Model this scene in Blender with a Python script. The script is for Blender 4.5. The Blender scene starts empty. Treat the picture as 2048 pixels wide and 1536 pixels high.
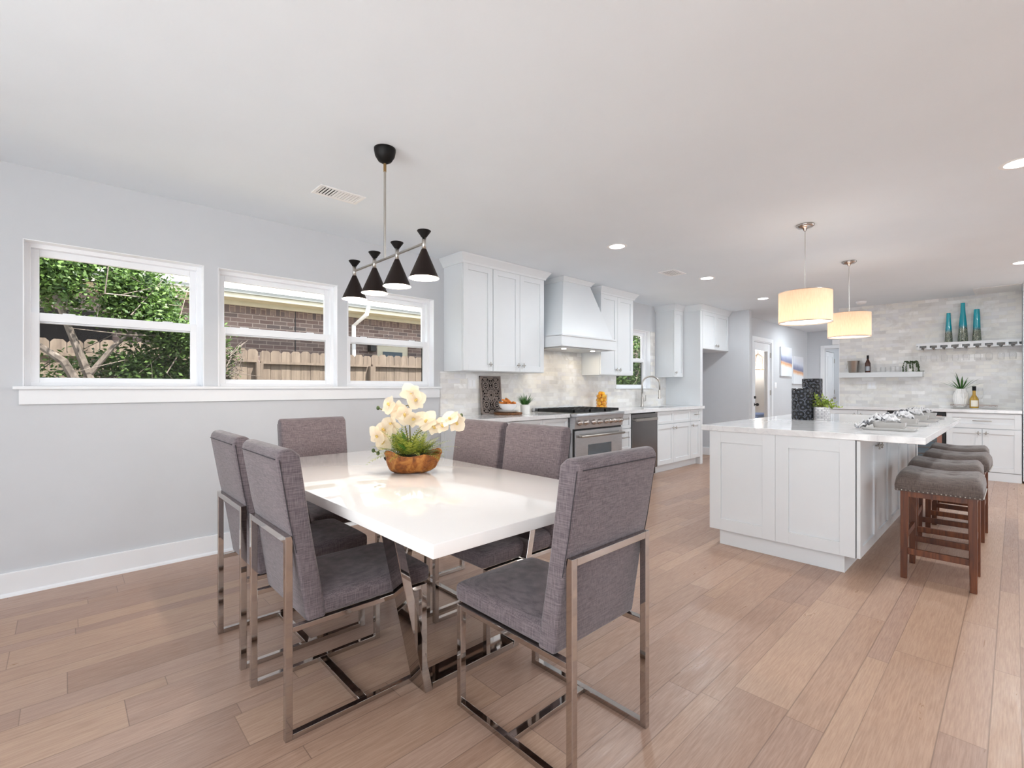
import bpy, bmesh, math, random
from math import pi, sin, cos, radians as R
from mathutils import Vector as V, Matrix, noise
random.seed(7)
S = bpy.context.scene
COL = S.collection
# ------------------------------------------------------------------ camera
H = 1.21
cam = bpy.data.cameras.new('camera'); co = bpy.data.objects.new('camera', cam); COL.objects.link(co)
cam.sensor_width = 36; cam.lens = 36*950.5/2048; cam.shift_y = 6.5/2048; cam.clip_start = .02
YAW = math.atan(1007/950.5)
co.location = (0, 0, H); co.rotation_euler = (pi/2, 0, YAW - pi/2)
S.camera = co
# ------------------------------------------------------------------ world, sun, exposure
w = bpy.data.worlds.new('sky'); S.world = w; w.use_nodes = True
bg = w.node_tree.nodes['Background']; bg.inputs[0].default_value = (.88, .94, 1, 1); bg.inputs[1].default_value = 2.7
sun = bpy.data.lights.new('sun', 'SUN'); sun.energy = 13; sun.angle = R(1.5); sun.color = (1, .96, .88)
so = bpy.data.objects.new('sun', sun); COL.objects.link(so); so.rotation_euler = (R(33), 0, R(28))
S.view_settings.view_transform = 'Standard'; S.view_settings.look = 'None'
S.view_settings.exposure = 0.62; S.view_settings.gamma = 1; S.view_settings.use_curve_mapping = False
S.cycles.use_denoising = True
S.cycles.max_bounces = 14; S.cycles.diffuse_bounces = 8; S.cycles.glossy_bounces = 6
S.cycles.transmission_bounces = 8; S.cycles.transparent_max_bounces = 16
S.cycles.sample_clamp_indirect = 6; S.cycles.caustics_reflective = False; S.cycles.caustics_refractive = False
CAN_W = 11.0
def lamp(name, kind, loc, energy, size=.1, col=(1, 1, 1), rot=(0, 0, 0), parent=None, shape=None, sy=None):
    l = bpy.data.lights.new(name, kind); l.energy = energy; l.color = col
    if kind == 'AREA':
        l.size = size
        if shape: l.shape = shape
        if sy: l.size_y = sy
    elif kind != 'SUN': l.shadow_soft_size = size
    o = bpy.data.objects.new(name, l); COL.objects.link(o); o.location = loc; o.rotation_euler = rot
    if parent: o.parent = parent
    return o
def portal(loc, sx, sz, rot):
    o = lamp('window_portal', 'AREA', loc, 1, sx, rot=rot, shape='RECTANGLE', sy=sz); o.data.cycles.is_portal = True
# ------------------------------------------------------------------ materials
def srgb(r, g, b):
    f = lambda c: (c/255/12.92) if c/255 <= .04045 else ((c/255+.055)/1.055)**2.4
    return (f(r), f(g), f(b), 1)
class N:
    def __init__(s, name):
        s.m = bpy.data.materials.new(name); s.m.use_nodes = True; s.t = s.m.node_tree; s.p = s.t.nodes['Principled BSDF']
    def n(s, ty, **k):
        x = s.t.nodes.new('ShaderNode'+ty)
        for a, b in k.items(): setattr(x, a, b)
        return x
    def l(s, a, b): s.t.links.new(a, b)
    def math(s, op, a, b=None, c=None):
        x = s.n('Math', operation=op)
        for i, q in enumerate((a, b, c)):
            if q is None: continue
            if isinstance(q, (int, float)): x.inputs[i].default_value = q
            else: s.l(q, x.inputs[i])
        return x.outputs[0]
    def ramp(s, fac, stops, interp='LINEAR'):
        x = s.n('ValToRGB'); e = x.color_ramp; e.interpolation = interp
        while len(e.elements) < len(stops): e.elements.new(.5)
        for el, (p, c) in zip(e.elements, stops): el.position = p; el.color = c
        s.l(fac, x.inputs[0]); return x.outputs[0]
    def mix(s, fac, a, b, mode='MIX'):
        x = s.n('MixRGB', blend_type=mode)
        for i, q in enumerate((fac, a, b)):
            if isinstance(q, (int, float)): x.inputs[i].default_value = q
            elif isinstance(q, tuple): x.inputs[i].default_value = q
            else: s.l(q, x.inputs[i])
        return x.outputs[0]
    def obj(s): return s.n('TexCoord').outputs['Object']
    def map(s, vec, scale=(1, 1, 1), rot=(0, 0, 0)):
        x = s.n('Mapping'); x.inputs['Scale'].default_value = scale; x.inputs['Rotation'].default_value = rot; s.l(vec, x.inputs[0]); return x.outputs[0]
    def noise(s, vec, sc, det=3, out=0, rough=.5, dist=0):
        x = s.n('TexNoise'); x.inputs['Scale'].default_value = sc; x.inputs['Detail'].default_value = det
        x.inputs['Roughness'].default_value = rough; x.inputs['Distortion'].default_value = dist
        if vec is not None: s.l(vec, x.inputs['Vector'])
        return x.outputs[out]
    def bump(s, h, st=.3, d=.01):
        x = s.n('Bump'); x.inputs['Strength'].default_value = st; x.inputs['Distance'].default_value = d; s.l(h, x.inputs['Height']); s.l(x.outputs[0], s.p.inputs['Normal'])
    def set(s, **k):
        for a, b in k.items():
            i = s.p.inputs[{'color': 'Base Color', 'rough': 'Roughness', 'metal': 'Metallic', 'trans': 'Transmission Weight', 'ior': 'IOR', 'coat': 'Coat Weight', 'coatr': 'Coat Roughness', 'spec': 'Specular IOR Level', 'sheen': 'Sheen Weight', 'alpha': 'Alpha', 'emit': 'Emission Color', 'estr': 'Emission Strength', 'sss': 'Subsurface Weight'}[a]]
            if hasattr(b, 'links'): s.l(b, i)
            else: i.default_value = b
        return s
def plain(name, c, rough=.5, metal=0, nv=.04, nsc=8, bump=0, bsc=60, **k):
    a = N(name); v = a.obj(); nz = a.noise(v, nsc)
    c2 = tuple(x*(1-nv) for x in c[:3])+(1,); c3 = tuple(min(1, x*(1+nv)) for x in c[:3])+(1,)
    a.set(color=a.ramp(nz, [(.3, c2), (.7, c3)]), rough=rough, metal=metal, **k)
    if bump: a.bump(a.noise(v, bsc, 4), bump, .004)
    return a.m
M = {}
M['wall'] = plain('wall_paint', srgb(202, 205, 209), .75, nv=.008, bump=.03, bsc=90, spec=.3)
M['ceiling'] = plain('ceiling_paint', srgb(230, 237, 243), .9, nv=.012, nsc=2, bump=.05, bsc=70, spec=.2)
M['trim'] = plain('trim_paint', srgb(233, 236, 239), .4, nv=.006)
M['cab'] = plain('cabinet_lacquer', srgb(221, 225, 228), .38, nv=.006)
M['gap'] = plain('shadow_gap_core', srgb(60, 62, 66), .8)
M['vinyl'] = plain('window_vinyl', srgb(243, 245, 248), .35, nv=.006)
M['chrome'] = plain('polished_nickel', srgb(190, 183, 178), .05, 1, nv=.02)
M['nickel'] = plain('brushed_nickel', srgb(186, 182, 176), .28, 1)
M['brass'] = plain('brass', srgb(160, 130, 90), .3, 1)
M['white_gloss'] = plain('white_lacquer_table', srgb(240, 238, 236), .05, nv=.004, spec=.6, coat=.6, coatr=.02)
M['white_cer'] = plain('white_ceramic', srgb(240, 240, 240), .25, nv=.01)
M['plastic'] = plain('white_plastic', srgb(240, 240, 240), .35, nv=.005)
M['plate'] = plain('pale_grey_stoneware', srgb(182, 180, 177), .18, nv=.015, coat=.4)
M['black'] = plain('black_satin_metal', srgb(12, 10, 10), .5, 0, nv=.2, spec=.25)
M['shade_black'] = plain('black_bronze_shade', srgb(26, 15, 11), .5, .1, nv=.1, spec=.3)
M['blackmetal'] = plain('black_iron', srgb(16, 16, 17), .4, 0)
M['inner_white'] = plain('shade_inner_white', srgb(250, 245, 235), .5)
M['rubber'] = plain('dark_gasket', srgb(30, 33, 36), .6)
def a_():
    a = N('stainless_steel'); v = a.map(a.obj(), (1, 1, 60)); a.set(color=a.ramp(a.noise(v, 12, 3), [(.3, srgb(188, 190, 193)), (.7, srgb(210, 211, 214))]), metal=1, rough=.33); return a.m
M['steel'] = a_()
M['darksteel'] = plain('dishwasher_steel', srgb(138, 136, 136), .22, 1)
def a_():
    a = N('clear_glass'); tr = a.n('BsdfTransparent'); mx = a.n('MixShader'); gl = a.n('BsdfGlossy'); gl.inputs['Roughness'].default_value = .02
    lw = a.n('LayerWeight'); lw.inputs[0].default_value = .5
    a.l(a.math('ADD', a.math('MULTIPLY', a.math('POWER', lw.outputs['Facing'], 3.5), .55), .025), mx.inputs[0]); a.l(tr.outputs[0], mx.inputs[1]); a.l(gl.outputs[0], mx.inputs[2])
    a.l(mx.outputs[0], a.t.nodes['Material Output'].inputs[0]); return a.m
M['glass'] = a_()
def a_():
    a = N('window_glass'); lp = a.n('BsdfTransparent'); mx = a.n('MixShader'); gl = a.n('BsdfGlossy'); gl.inputs['Roughness'].default_value = 0
    lw = a.n('LayerWeight'); lw.inputs[0].default_value = .12
    a.l(a.math('MULTIPLY', lw.outputs['Fresnel'], .5), mx.inputs[0]); a.l(lp.outputs[0], mx.inputs[1]); a.l(gl.outputs[0], mx.inputs[2])
    a.l(mx.outputs[0], a.t.nodes['Material Output'].inputs[0]); return a.m
M['pane'] = a_()
def a_():
    a = N('insect_mesh'); lp = a.n('BsdfTransparent'); mx = a.n('MixShader'); d = a.n('BsdfDiffuse'); d.inputs[0].default_value = (.03, .03, .03, 1)
    mx.inputs[0].default_value = .28; a.l(lp.outputs[0], mx.inputs[1]); a.l(d.outputs[0], mx.inputs[2]); a.l(mx.outputs[0], a.t.nodes['Material Output'].inputs[0]); return a.m
M['screen'] = a_()
def a_():  # engineered oak floor: planks along x in rows of three widths
    a = N('wood_plank_floor'); v = a.obj(); sp = a.n('SeparateXYZ'); a.l(v, sp.inputs[0]); x, y = sp.outputs[0], sp.outputs[1]
    t = a.math('DIVIDE', a.math('ADD', y, 20*.397+.016), .397); fl = a.math('FLOOR', t); fr = a.math('FRACT', t)
    s1 = a.math('GREATER_THAN', fr, .199); s2 = a.math('GREATER_THAN', fr, .509)
    row = a.math('ADD', a.math('MULTIPLY', fl, 3), a.math('ADD', s1, s2))
    wn = a.n('TexWhiteNoise', noise_dimensions='1D'); a.l(row, wn.inputs['W'])
    u = a.math('ADD', a.math('DIVIDE', x, 1.15), a.math('MULTIPLY', wn.outputs[0], 7)); uf = a.math('FRACT', u); ui = a.math('FLOOR', u)
    cb = a.n('CombineXYZ'); a.l(row, cb.inputs[0]); a.l(ui, cb.inputs[1]); wn2 = a.n('TexWhiteNoise', noise_dimensions='3D'); a.l(cb.outputs[0], wn2.inputs['Vector'])
    tone = wn2.outputs[0]
    # offset grain per plank
    vm = a.n('VectorMath', operation='MULTIPLY_ADD'); a.l(wn2.outputs[1], vm.inputs[0]); vm.inputs[1].default_value = (9, 9, 9); a.l(v, vm.inputs[2])
    g1 = a.noise(a.map(vm.outputs[0], (1.2, 9, 1)), 2.2, 6, rough=.62, dist=1.8)
    g2 = a.noise(a.map(vm.outputs[0], (3, 55, 1)), 3.5, 4, rough=.6)
    base = a.ramp(tone, [(0, srgb(150, 116, 97)), (.3, srgb(170, 137, 114)), (.55, srgb(188, 156, 130)), (.8, srgb(172, 142, 126)), (1, srgb(140, 110, 95))])
    c = a.mix(a.math('MULTIPLY', g1, .55), base, srgb(140, 108, 92)); c = a.mix(.22, c, a.ramp(g2, [(.35, srgb(125, 95, 82)), (.65, srgb(215, 188, 168))]))
    big = a.noise(v, .9, 2); c = a.mix(a.math('MULTIPLY', big, .25), c, srgb(205, 172, 150))
    # grooves
    def near(val, p, wd): return a.math('LESS_THAN', a.math('ABSOLUTE', a.math('SUBTRACT', val, p)), wd)
    gr = a.math('MAXIMUM', near(fr, 0, .006), a.math('MAXIMUM', near(fr, .199, .005), near(fr, .509, .005)))
    gr = a.math('MAXIMUM', gr, near(uf, 0, .0028))
    a.set(color=a.mix(a.math('MULTIPLY', gr, .5), c, srgb(96, 72, 62)), rough=a.ramp(g1, [(.3, (.27,)*3+(1,)), (.7, (.4,)*3+(1,))]), spec=.5)
    a.bump(a.math('SUBTRACT', a.math('MULTIPLY', g2, .15), gr), .35, .002); return a.m
M['floor'] = a_()
def tile(name, axis, bw, rh, stops, mortar, rough=.35, msz=.0022, veins=True, bumpv=.3):
    a = N(name); sp = a.n('SeparateXYZ'); a.l(a.obj(), sp.inputs[0]); cb = a.n('CombineXYZ')
    a.l(sp.outputs[{'x': 0, 'y': 1}.get(axis[0], 2)], cb.inputs[0]); a.l(sp.outputs[{'x': 0, 'y': 1, 'z': 2}[axis[1]]], cb.inputs[1])
    b = a.n('TexBrick'); a.l(cb.outputs[0], b.inputs['Vector']); b.inputs['Scale'].default_value = 1
    b.inputs['Brick Width'].default_value = bw; b.inputs['Row Height'].default_value = rh; b.inputs['Mortar Size'].default_value = msz
    b.inputs['Mortar Smooth'].default_value = .1; b.inputs['Color1'].default_value = (0, 0, 0, 1); b.inputs['Color2'].default_value = (1, 1, 1, 1); b.inputs['Mortar'].default_value = (.5,)*3+(1,)
    c = a.ramp(b.outputs['Color'], stops)
    if veins:
        nz = a.noise(a.map(cb.outputs[0], (1, 1.2, 1), (0, 0, .6)), 6, 5, rough=.6, dist=.8)
        c = a.mix(a.ramp(nz, [(.48, (0,)*3+(1,)), (.62, (.4,)*3+(1,))]), c, srgb(200, 196, 190))
        c = a.mix(a.ramp(a.noise(cb.outputs[0], 1.6, 2), [(.45, (0,)*3+(1,)), (.7, (.3,)*3+(1,))]), c, srgb(214, 206, 192))
    else:
        nz = a.noise(cb.outputs[0], 25, 4); c = a.mix(a.math('MULTIPLY', nz, .5), c, srgb(90, 78, 74))
    a.set(color=a.mix(b.outputs['Fac'], c, mortar), rough=rough); a.bump(b.outputs['Fac'], -bumpv, .002); return a.m
MS = [(0, srgb(214, 213, 212)), (.3, srgb(232, 232, 231)), (.55, srgb(238, 236, 230)), (.8, srgb(224, 224, 226)), (1, srgb(248, 248, 247))]
M['tile_north'] = tile('marble_subway_north', 'xz', .155, .052, MS, srgb(226, 224, 220))
M['tile_east'] = tile('marble_subway_east', 'yz', .155, .0525, MS, srgb(224, 223, 221))
BS = [(0, srgb(98, 80, 76)), (.3, srgb(124, 104, 99)), (.6, srgb(134, 116, 110)), (.85, srgb(90, 82, 82)), (1, srgb(142, 122, 115))]
M['brick'] = tile('house_brick', 'xz', .24, .076, BS, srgb(160, 148, 140), .85, .006, False)
M['soldier'] = tile('soldier_brick', 'zx', .30, .085, BS, srgb(150, 132, 118), .85, .006, False)
M['shingle'] = tile('roof_shingles', 'xy', .35, .16, [(0, srgb(150, 148, 146)), (.5, srgb(175, 173, 170)), (1, srgb(160, 157, 155))], srgb(110, 108, 106), .9, .012, False)
M['mosaic'] = tile('silver_mosaic', 'xz', .016, .016, [(0, srgb(215, 215, 218)), (1, srgb(245, 245, 246))], srgb(165, 165, 168), .1, .0014, False)
def a_():
    a = N('quartz_counter'); v = a.obj(); nz = a.noise(v, 7, 6, rough=.7, dist=1)
    c = a.ramp(nz, [(.35, srgb(221, 222, 224)), (.6, srgb(231, 232, 233))]); vn = a.noise(v, 2.3, 5, dist=2.2)
    a.set(color=a.mix(a.ramp(vn, [(.485, (0,)*3+(1,)), (.5, (.3,)*3+(1,)), (.515, (0,)*3+(1,))]), c, srgb(190, 192, 196)), rough=.07, spec=.55); return a.m
M['quartz'] = a_()
def fabric(name, c1, c2, sc=420, sh=.25):
    a = N(name); v = a.obj(); n1 = a.noise(a.map(v, (1, 1, .06)), sc, 2); n2 = a.noise(a.map(v, (.06, .06, 1)), sc, 2)
    m = a.math('ADD', a.math('MULTIPLY', n1, .5), a.math('MULTIPLY', n2, .5)); n3 = a.noise(v, 5, 2)
    c = a.ramp(m, [(.38, c1), (.62, c2)]); c = a.mix(a.math('MULTIPLY', n3, .18), c, c2)
    a.set(color=c, rough=.92, sheen=sh, spec=.2); a.bump(m, .35, .0015); return a.m
M['fabric'] = fabric('grey_linen', srgb(80, 72, 76), srgb(122, 111, 114))
M['stool_fabric'] = fabric('taupe_linen', srgb(78, 70, 67), srgb(114, 103, 98))
M['piping'] = plain('seam_thread', srgb(60, 56, 60), .9)
def wood(name, c1, c2, c3, sc=(1, 1, .1), k=28, rough=.45):
    a = N(name); v = a.map(a.obj(), sc); n1 = a.noise(v, k, 5, rough=.6, dist=1.2); n2 = a.noise(a.obj(), 4, 2)
    c = a.ramp(n1, [(.3, c1), (.5, c2), (.7, c3)]); a.set(color=a.mix(a.math('MULTIPLY', n2, .3), c, c2), rough=rough); a.bump(n1, .12, .002); return a.m
M['walnut'] = wood('walnut_stained_oak', srgb(60, 28, 14), srgb(96, 50, 24), srgb(126, 72, 38))
M['fence'] = wood('weathered_fence', srgb(100, 88, 78), srgb(128, 114, 102), srgb(148, 134, 120), (1, 1, .08), 14, .9)
M['bark'] = wood('grey_bark', srgb(84, 76, 70), srgb(120, 110, 102), srgb(150, 140, 132), (1, 1, .4), 20, .95)
def a_():
    a = N('gilded_root_wood'); v = a.obj(); n1 = a.noise(v, 22, 6, rough=.7, dist=.8); n2 = a.noise(v, 90, 3)
    a.set(color=a.ramp(n1, [(.3, srgb(84, 40, 14)), (.5, srgb(150, 88, 34)), (.68, srgb(190, 130, 62))]), rough=.42, metal=.25); a.bump(a.math('ADD', n1, a.math('MULTIPLY', n2, .3)), .8, .006); return a.m
M['root'] = a_()
M['slab'] = wood('acacia_slab', srgb(96, 58, 34), srgb(140, 92, 56), srgb(178, 130, 88), (1, 1, 1), 30)
M['bark2'] = wood('slab_bark', srgb(62, 38, 24), srgb(110, 70, 42), srgb(160, 112, 70), (1, 1, 1), 60, .8)
M['carved'] = plain('weathered_grey_wood', srgb(138, 126, 120), .85, nv=.12, nsc=30, bump=.3)
def leafm(name, c1, c2, tr=.35, rough=.5):
    a = N(name); oi = a.n('NewGeometry'); n1 = a.noise(a.obj(), 7, 3)
    f = a.math('ADD', a.math('MULTIPLY', oi.outputs['Random Per Island'], .7), a.math('MULTIPLY', n1, .3))
    c = a.ramp(f, [(.1, c1), (.85, c2)]); a.set(color=c, rough=rough)
    t = a.n('BsdfTranslucent'); a.l(c, t.inputs[0]); mx = a.n('MixShader'); mx.inputs[0].default_value = tr
    a.l(a.p.outputs[0], mx.inputs[1]); a.l(t.outputs[0], mx.inputs[2]); a.l(mx.outputs[0], a.t.nodes['Material Output'].inputs[0]); return a.m
M['leaf_tree'] = leafm('tree_leaves', srgb(28, 52, 26), srgb(104, 134, 66), .35)
M['leaf_dark'] = leafm('dark_green_blades', srgb(24, 66, 26), srgb(86, 140, 62), .2)
M['leaf_lime'] = leafm('lime_leaves', srgb(98, 128, 34), srgb(186, 202, 92), .3)
M['leaf_fern'] = leafm('fern_fronds', srgb(88, 116, 44), srgb(182, 186, 84), .35)
M['leaf_ivy'] = leafm('succulent_leaves', srgb(40, 62, 36), srgb(84, 104, 66), .1)
M['petal'] = leafm('cream_petals', srgb(238, 224, 200), srgb(244, 234, 216), .4)
M['petal_y'] = leafm('petal_throat', srgb(222, 190, 96), srgb(240, 214, 140), .2)
M['stem'] = plain('orchid_stem', srgb(104, 98, 44), .6)
M['soil'] = plain('dark_moss', srgb(34, 34, 22), .95, nv=.4, nsc=40, bump=.6)
M['bud'] = plain('green_bud', srgb(66, 84, 40), .5)
def a_():
    a = N('lemon_skin'); nz = a.noise(a.obj(), 14, 2); a.set(color=a.ramp(nz, [(.35, srgb(230, 150, 10)), (.65, srgb(244, 190, 40))]), rough=.4); a.bump(a.noise(a.obj(), 160, 2), .3, .002); return a.m
M['lemon'] = a_()
M['bread'] = plain('golden_pastry', srgb(214, 130, 52), .5, nv=.3, nsc=30, bump=.4)
def a_():
    a = N('black_embossed_ceramic'); sp = a.n('SeparateXYZ'); a.l(a.obj(), sp.inputs[0]); cb = a.n('CombineXYZ')
    a.l(a.math('MULTIPLY', a.math('ARCTAN2', sp.outputs[1], sp.outputs[0]), .083), cb.inputs[0]); a.l(sp.outputs[2], cb.inputs[1])
    vo = a.n('TexVoronoi', voronoi_dimensions='2D'); vo.inputs['Scale'].default_value = 20; vo.inputs['Randomness'].default_value = .45; a.l(cb.outputs[0], vo.inputs['Vector'])
    rg = a.math('SINE', a.math('MULTIPLY', vo.outputs['Distance'], 13))
    a.set(color=a.ramp(rg, [(.1, srgb(16, 18, 24)), (.95, srgb(78, 82, 92))]), rough=.14); a.bump(rg, .9, .006); return a.m
M['vase_black'] = a_()
def a_():
    a = N('teal_to_mercury_glass'); sp = a.n('SeparateXYZ'); a.l(a.n('TexCoord').outputs['Generated'], sp.inputs[0]); z = sp.outputs[2]
    nz = a.noise(a.obj(), 120, 2); f = a.math('ADD', z, a.math('MULTIPLY', a.math('SUBTRACT', nz, .5), .12))
    spk = a.ramp(nz, [(.42, srgb(52, 66, 62)), (.6, srgb(150, 158, 140))])
    a.set(color=a.mix(a.ramp(f, [(.32, (0,)*3+(1,)), (.44, (1,)*3+(1,))]), spk, a.ramp(z, [(.4, srgb(0, 148, 168)), (1, srgb(40, 172, 190))])), rough=.15, coat=.5); return a.m
M['teal'] = a_()
def a_():
    a = N('peach_drum_fabric'); nz = a.noise(a.map(a.obj(), (1, 1, .1)), 200, 2); c = a.ramp(nz, [(.3, srgb(246, 200, 172)), (.7, srgb(252, 214, 188))])
    a.set(color=c, rough=.9); t = a.n('BsdfTranslucent'); a.l(c, t.inputs[0]); mx = a.n('MixShader'); mx.inputs[0].default_value = .6
    a.l(a.p.outputs[0], mx.inputs[1]); a.l(t.outputs[0], mx.inputs[2]); a.l(mx.outputs[0], a.t.nodes['Material Output'].inputs[0]); return a.m
M['drum'] = a_()
def emit(name, c, s):
    a = N(name); e = a.n('Emission'); e.inputs[0].default_value = c; e.inputs[1].default_value = s; a.l(e.outputs[0], a.t.nodes['Material Output'].inputs[0]); return a.m
M['lens'] = emit('led_lens', (1, .99, .97, 1), 6)
M['bulb'] = emit('warm_bulb', (1, .86, .66, 1), 5)
M['diffuser'] = emit('pendant_diffuser', (1, .93, .84, 1), 1.6)
M['hoodlight'] = emit('hood_led', (1, .95, .85, 1), 9)
def a_():
    a = N('printed_napkin'); v = a.obj(); nz = a.noise(v, 18, 3, dist=1.5); n2 = a.noise(v, 7, 2)
    m = a.math('MULTIPLY', a.math('GREATER_THAN', nz, .56), a.math('GREATER_THAN', n2, .45))
    a.set(color=a.mix(m, srgb(214, 214, 215), srgb(96, 98, 104)), rough=.9, sheen=.2); return a.m
M['napkin'] = a_()
def a_():
    a = N('abstract_canvas'); sp = a.n('SeparateXYZ'); a.l(a.n('TexCoord').outputs['Generated'], sp.inputs[0]); x, z = sp.outputs[0], sp.outputs[2]
    cb = a.n('CombineXYZ'); a.l(a.math('MULTIPLY', x, 16), cb.inputs[0]); a.l(a.math('MULTIPLY', z, 2.5), cb.inputs[1])
    nz = a.noise(cb.outputs[0], 1.6, 5, rough=.7); f = a.math('ADD', a.math('ADD', z, a.math('MULTIPLY', x, .08)), a.math('MULTIPLY', a.math('SUBTRACT', nz, .5), .16))
    a.set(color=a.ramp(f, [(.34, srgb(226, 231, 236)), (.4, srgb(232, 206, 184)), (.46, srgb(214, 160, 118)), (.5, srgb(206, 170, 150)), (.54, srgb(120, 126, 156)), (.64, srgb(150, 156, 182)), (.76, srgb(208, 214, 226)), (1, srgb(222, 224, 230))]), rough=.7); return a.m
M['canvas'] = a_()
M['beer'] = plain('amber_bottle_glass', srgb(70, 34, 20), .08, nv=.1, coat=.5)
M['wine'] = plain('golden_wine_glass', srgb(176, 138, 30), .06, nv=.15, coat=.6)
M['paper'] = plain('label_paper', srgb(236, 230, 214), .7)
M['silverlabel'] = plain('silver_label', srgb(160, 164, 170), .4, .5)
M['copper'] = plain('rose_copper_wire', srgb(176, 132, 118), .3, 1)
M['fridgeglass'] = plain('dark_tinted_glass', srgb(84, 98, 108), .08, nv=.1, coat=.6)
M['bounce_concrete'] = plain('pale_bounce_concrete', srgb(228, 230, 232), .9, nv=.04)
M['ground'] = plain('yard_ground', srgb(140, 132, 112), .95, nv=.3, nsc=3)
M['soffit'] = plain('cream_soffit', srgb(214, 208, 186), .7)
M['gutter'] = plain('grey_gutter', srgb(150, 152, 150), .5)
M['beige'] = plain('beige_paint', srgb(228, 222, 214), .8)
M['bluemat'] = plain('blue_mat', srgb(100, 130, 190), .9)
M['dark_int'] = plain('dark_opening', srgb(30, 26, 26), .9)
M['terry'] = plain('white_planter_glaze', srgb(242, 242, 240), .3, bump=.2, bsc=120)
# ------------------------------------------------------------------ mesh helpers
def nb(): return bmesh.new()
def box(bm, x0, x1, y0, y1, z0, z1):
    vs = [bm.verts.new((x, y, z)) for x in (x0, x1) for y in (y0, y1) for z in (z0, z1)]
    for f in ((0, 1, 3, 2), (4, 6, 7, 5), (0, 4, 5, 1), (2, 3, 7, 6), (0, 2, 6, 4), (1, 5, 7, 3)): bm.faces.new([vs[i] for i in f])
    return vs
def hexa(bm, b, t):  # b, t: four bottom, four top points, same order
    vs = [bm.verts.new(p) for p in b+t]
    for f in ((3, 2, 1, 0), (4, 5, 6, 7), (0, 1, 5, 4), (1, 2, 6, 5), (2, 3, 7, 6), (3, 0, 4, 7)): bm.faces.new([vs[i] for i in f])
def lathe(bm, prof, c=(0, 0, 0), n=28, cap=True, M4=None):
    rings = []
    for r, z in prof:
        ring = []
        for i in range(n):
            p = V((r*cos(2*pi*i/n), r*sin(2*pi*i/n), z)); p = (M4 @ p) if M4 else p
            ring.append(bm.verts.new(p+V(c)))
        rings.append(ring)
    for a, b in zip(rings, rings[1:]):
        for i in range(n): bm.faces.new((a[i], a[(i+1) % n], b[(i+1) % n], b[i]))
    if cap:
        if prof[0][0] > 1e-5: bm.faces.new(rings[0][::-1])
        if prof[-1][0] > 1e-5: bm.faces.new(rings[-1])
def tube(bm, pts, r, n=8, taper=None, sq=False):
    pts = [V(p) for p in pts]; rings = []; up = None
    for i, p in enumerate(pts):
        t = (pts[min(i+1, len(pts)-1)]-pts[max(i-1, 0)]).normalized()
        if up is None: up = t.orthogonal().normalized()
        up = (up - t*up.dot(t)); up = up.normalized() if up.length > 1e-6 else t.orthogonal().normalized()
        s = t.cross(up); rr = r if taper is None else r*(1+(taper-1)*i/max(1, len(pts)-1))
        rings.append([bm.verts.new(p+rr*(cos(2*pi*k/n)*up+sin(2*pi*k/n)*s)) for k in range(n)])
    for a, b in zip(rings, rings[1:]):
        for k in range(n): bm.faces.new((a[k], a[(k+1) % n], b[(k+1) % n], b[k]))
    bm.faces.new(rings[0][::-1]); bm.faces.new(rings[-1])
def prism(bm, poly, y0, y1, f=lambda u, v, w: (u, w, v)):
    a = [bm.verts.new(f(u, v, y0)) for u, v in poly]; b = [bm.verts.new(f(u, v, y1)) for u, v in poly]; n = len(poly)
    bm.faces.new(a); bm.faces.new(b[::-1])
    for i in range(n): bm.faces.new((a[i], b[i], b[(i+1) % n], a[(i+1) % n]))
def ball(bm, c, r, sx=1, sy=1, sz=1, u=12, v=8, rot=None):
    m = Matrix.Translation(c) @ (rot or Matrix()) @ Matrix.Diagonal((sx*r, sy*r, sz*r, 1)); bmesh.ops.create_uvsphere(bm, u_segments=u, v_segments=v, radius=1, matrix=m)
def sweep(bm, path, prof, closed=False):  # path in xy; prof (offset to the right of travel, z)
    n = len(path); rings = []
    P = [V((p[0], p[1])) for p in path]
    for i in range(n):
        d0 = (P[i]-P[i-1]).normalized() if i > 0 else None; d1 = (P[i+1]-P[i]).normalized() if i < n-1 else None
        d0 = d0 or d1; d1 = d1 or d0
        n0 = V((d0.y, -d0.x)); n1 = V((d1.y, -d1.x)); m = (n0+n1).normalized(); k = 1/max(.3, m.dot(n0))
        rings.append([bm.verts.new((P[i].x+m.x*k*o, P[i].y+m.y*k*o, z)) for o, z in prof])
    for a, b in zip(rings, rings[1:]):
        for k in range(len(prof)): bm.faces.new((a[k], a[(k+1) % len(prof)], b[(k+1) % len(prof)], b[k]))
    bm.faces.new(rings[0]); bm.faces.new(rings[-1][::-1])
def mk(name, bm, mat, parent=None, loc=None, bevel=0, seg=2, smooth=False, world=True, props=None):
    """one mesh object; world coordinates, re-based on parent's (unrotated) location"""
    bmesh.ops.recalc_face_normals(bm, faces=bm.faces)
    me = bpy.data.meshes.new(name)
    off = V((0, 0, 0))
    if parent is not None and world:
        p = parent
        while p: off += V(p.location); p = p.parent
    elif parent is None and loc is not None: off = V(loc)
    if off.length: bmesh.ops.translate(bm, verts=bm.verts, vec=-off)
    bm.to_mesh(me); bm.free()
    me.materials.append(M[mat] if isinstance(mat, str) else mat)
    o = bpy.data.objects.new(name, me); COL.objects.link(o)
    if parent is not None: o.parent = parent
    elif loc is not None: o.location = loc
    if smooth:
        for p in me.polygons: p.use_smooth = True
    if bevel:
        b = o.modifiers.new('bevel', 'BEVEL'); b.width = bevel; b.segments = seg; b.limit_method = 'ANGLE'; b.angle_limit = R(40); b.harden_normals = False
        if seg > 2:
            for p in me.polygons: p.use_smooth = True
    if props:
        for k, v in props.items(): o[k] = v
    return o
def smooth_angle(o, a=40):
    for p in o.data.polygons: p.use_smooth = True
    o.data.set_sharp_from_angle(angle=R(a))
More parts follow.
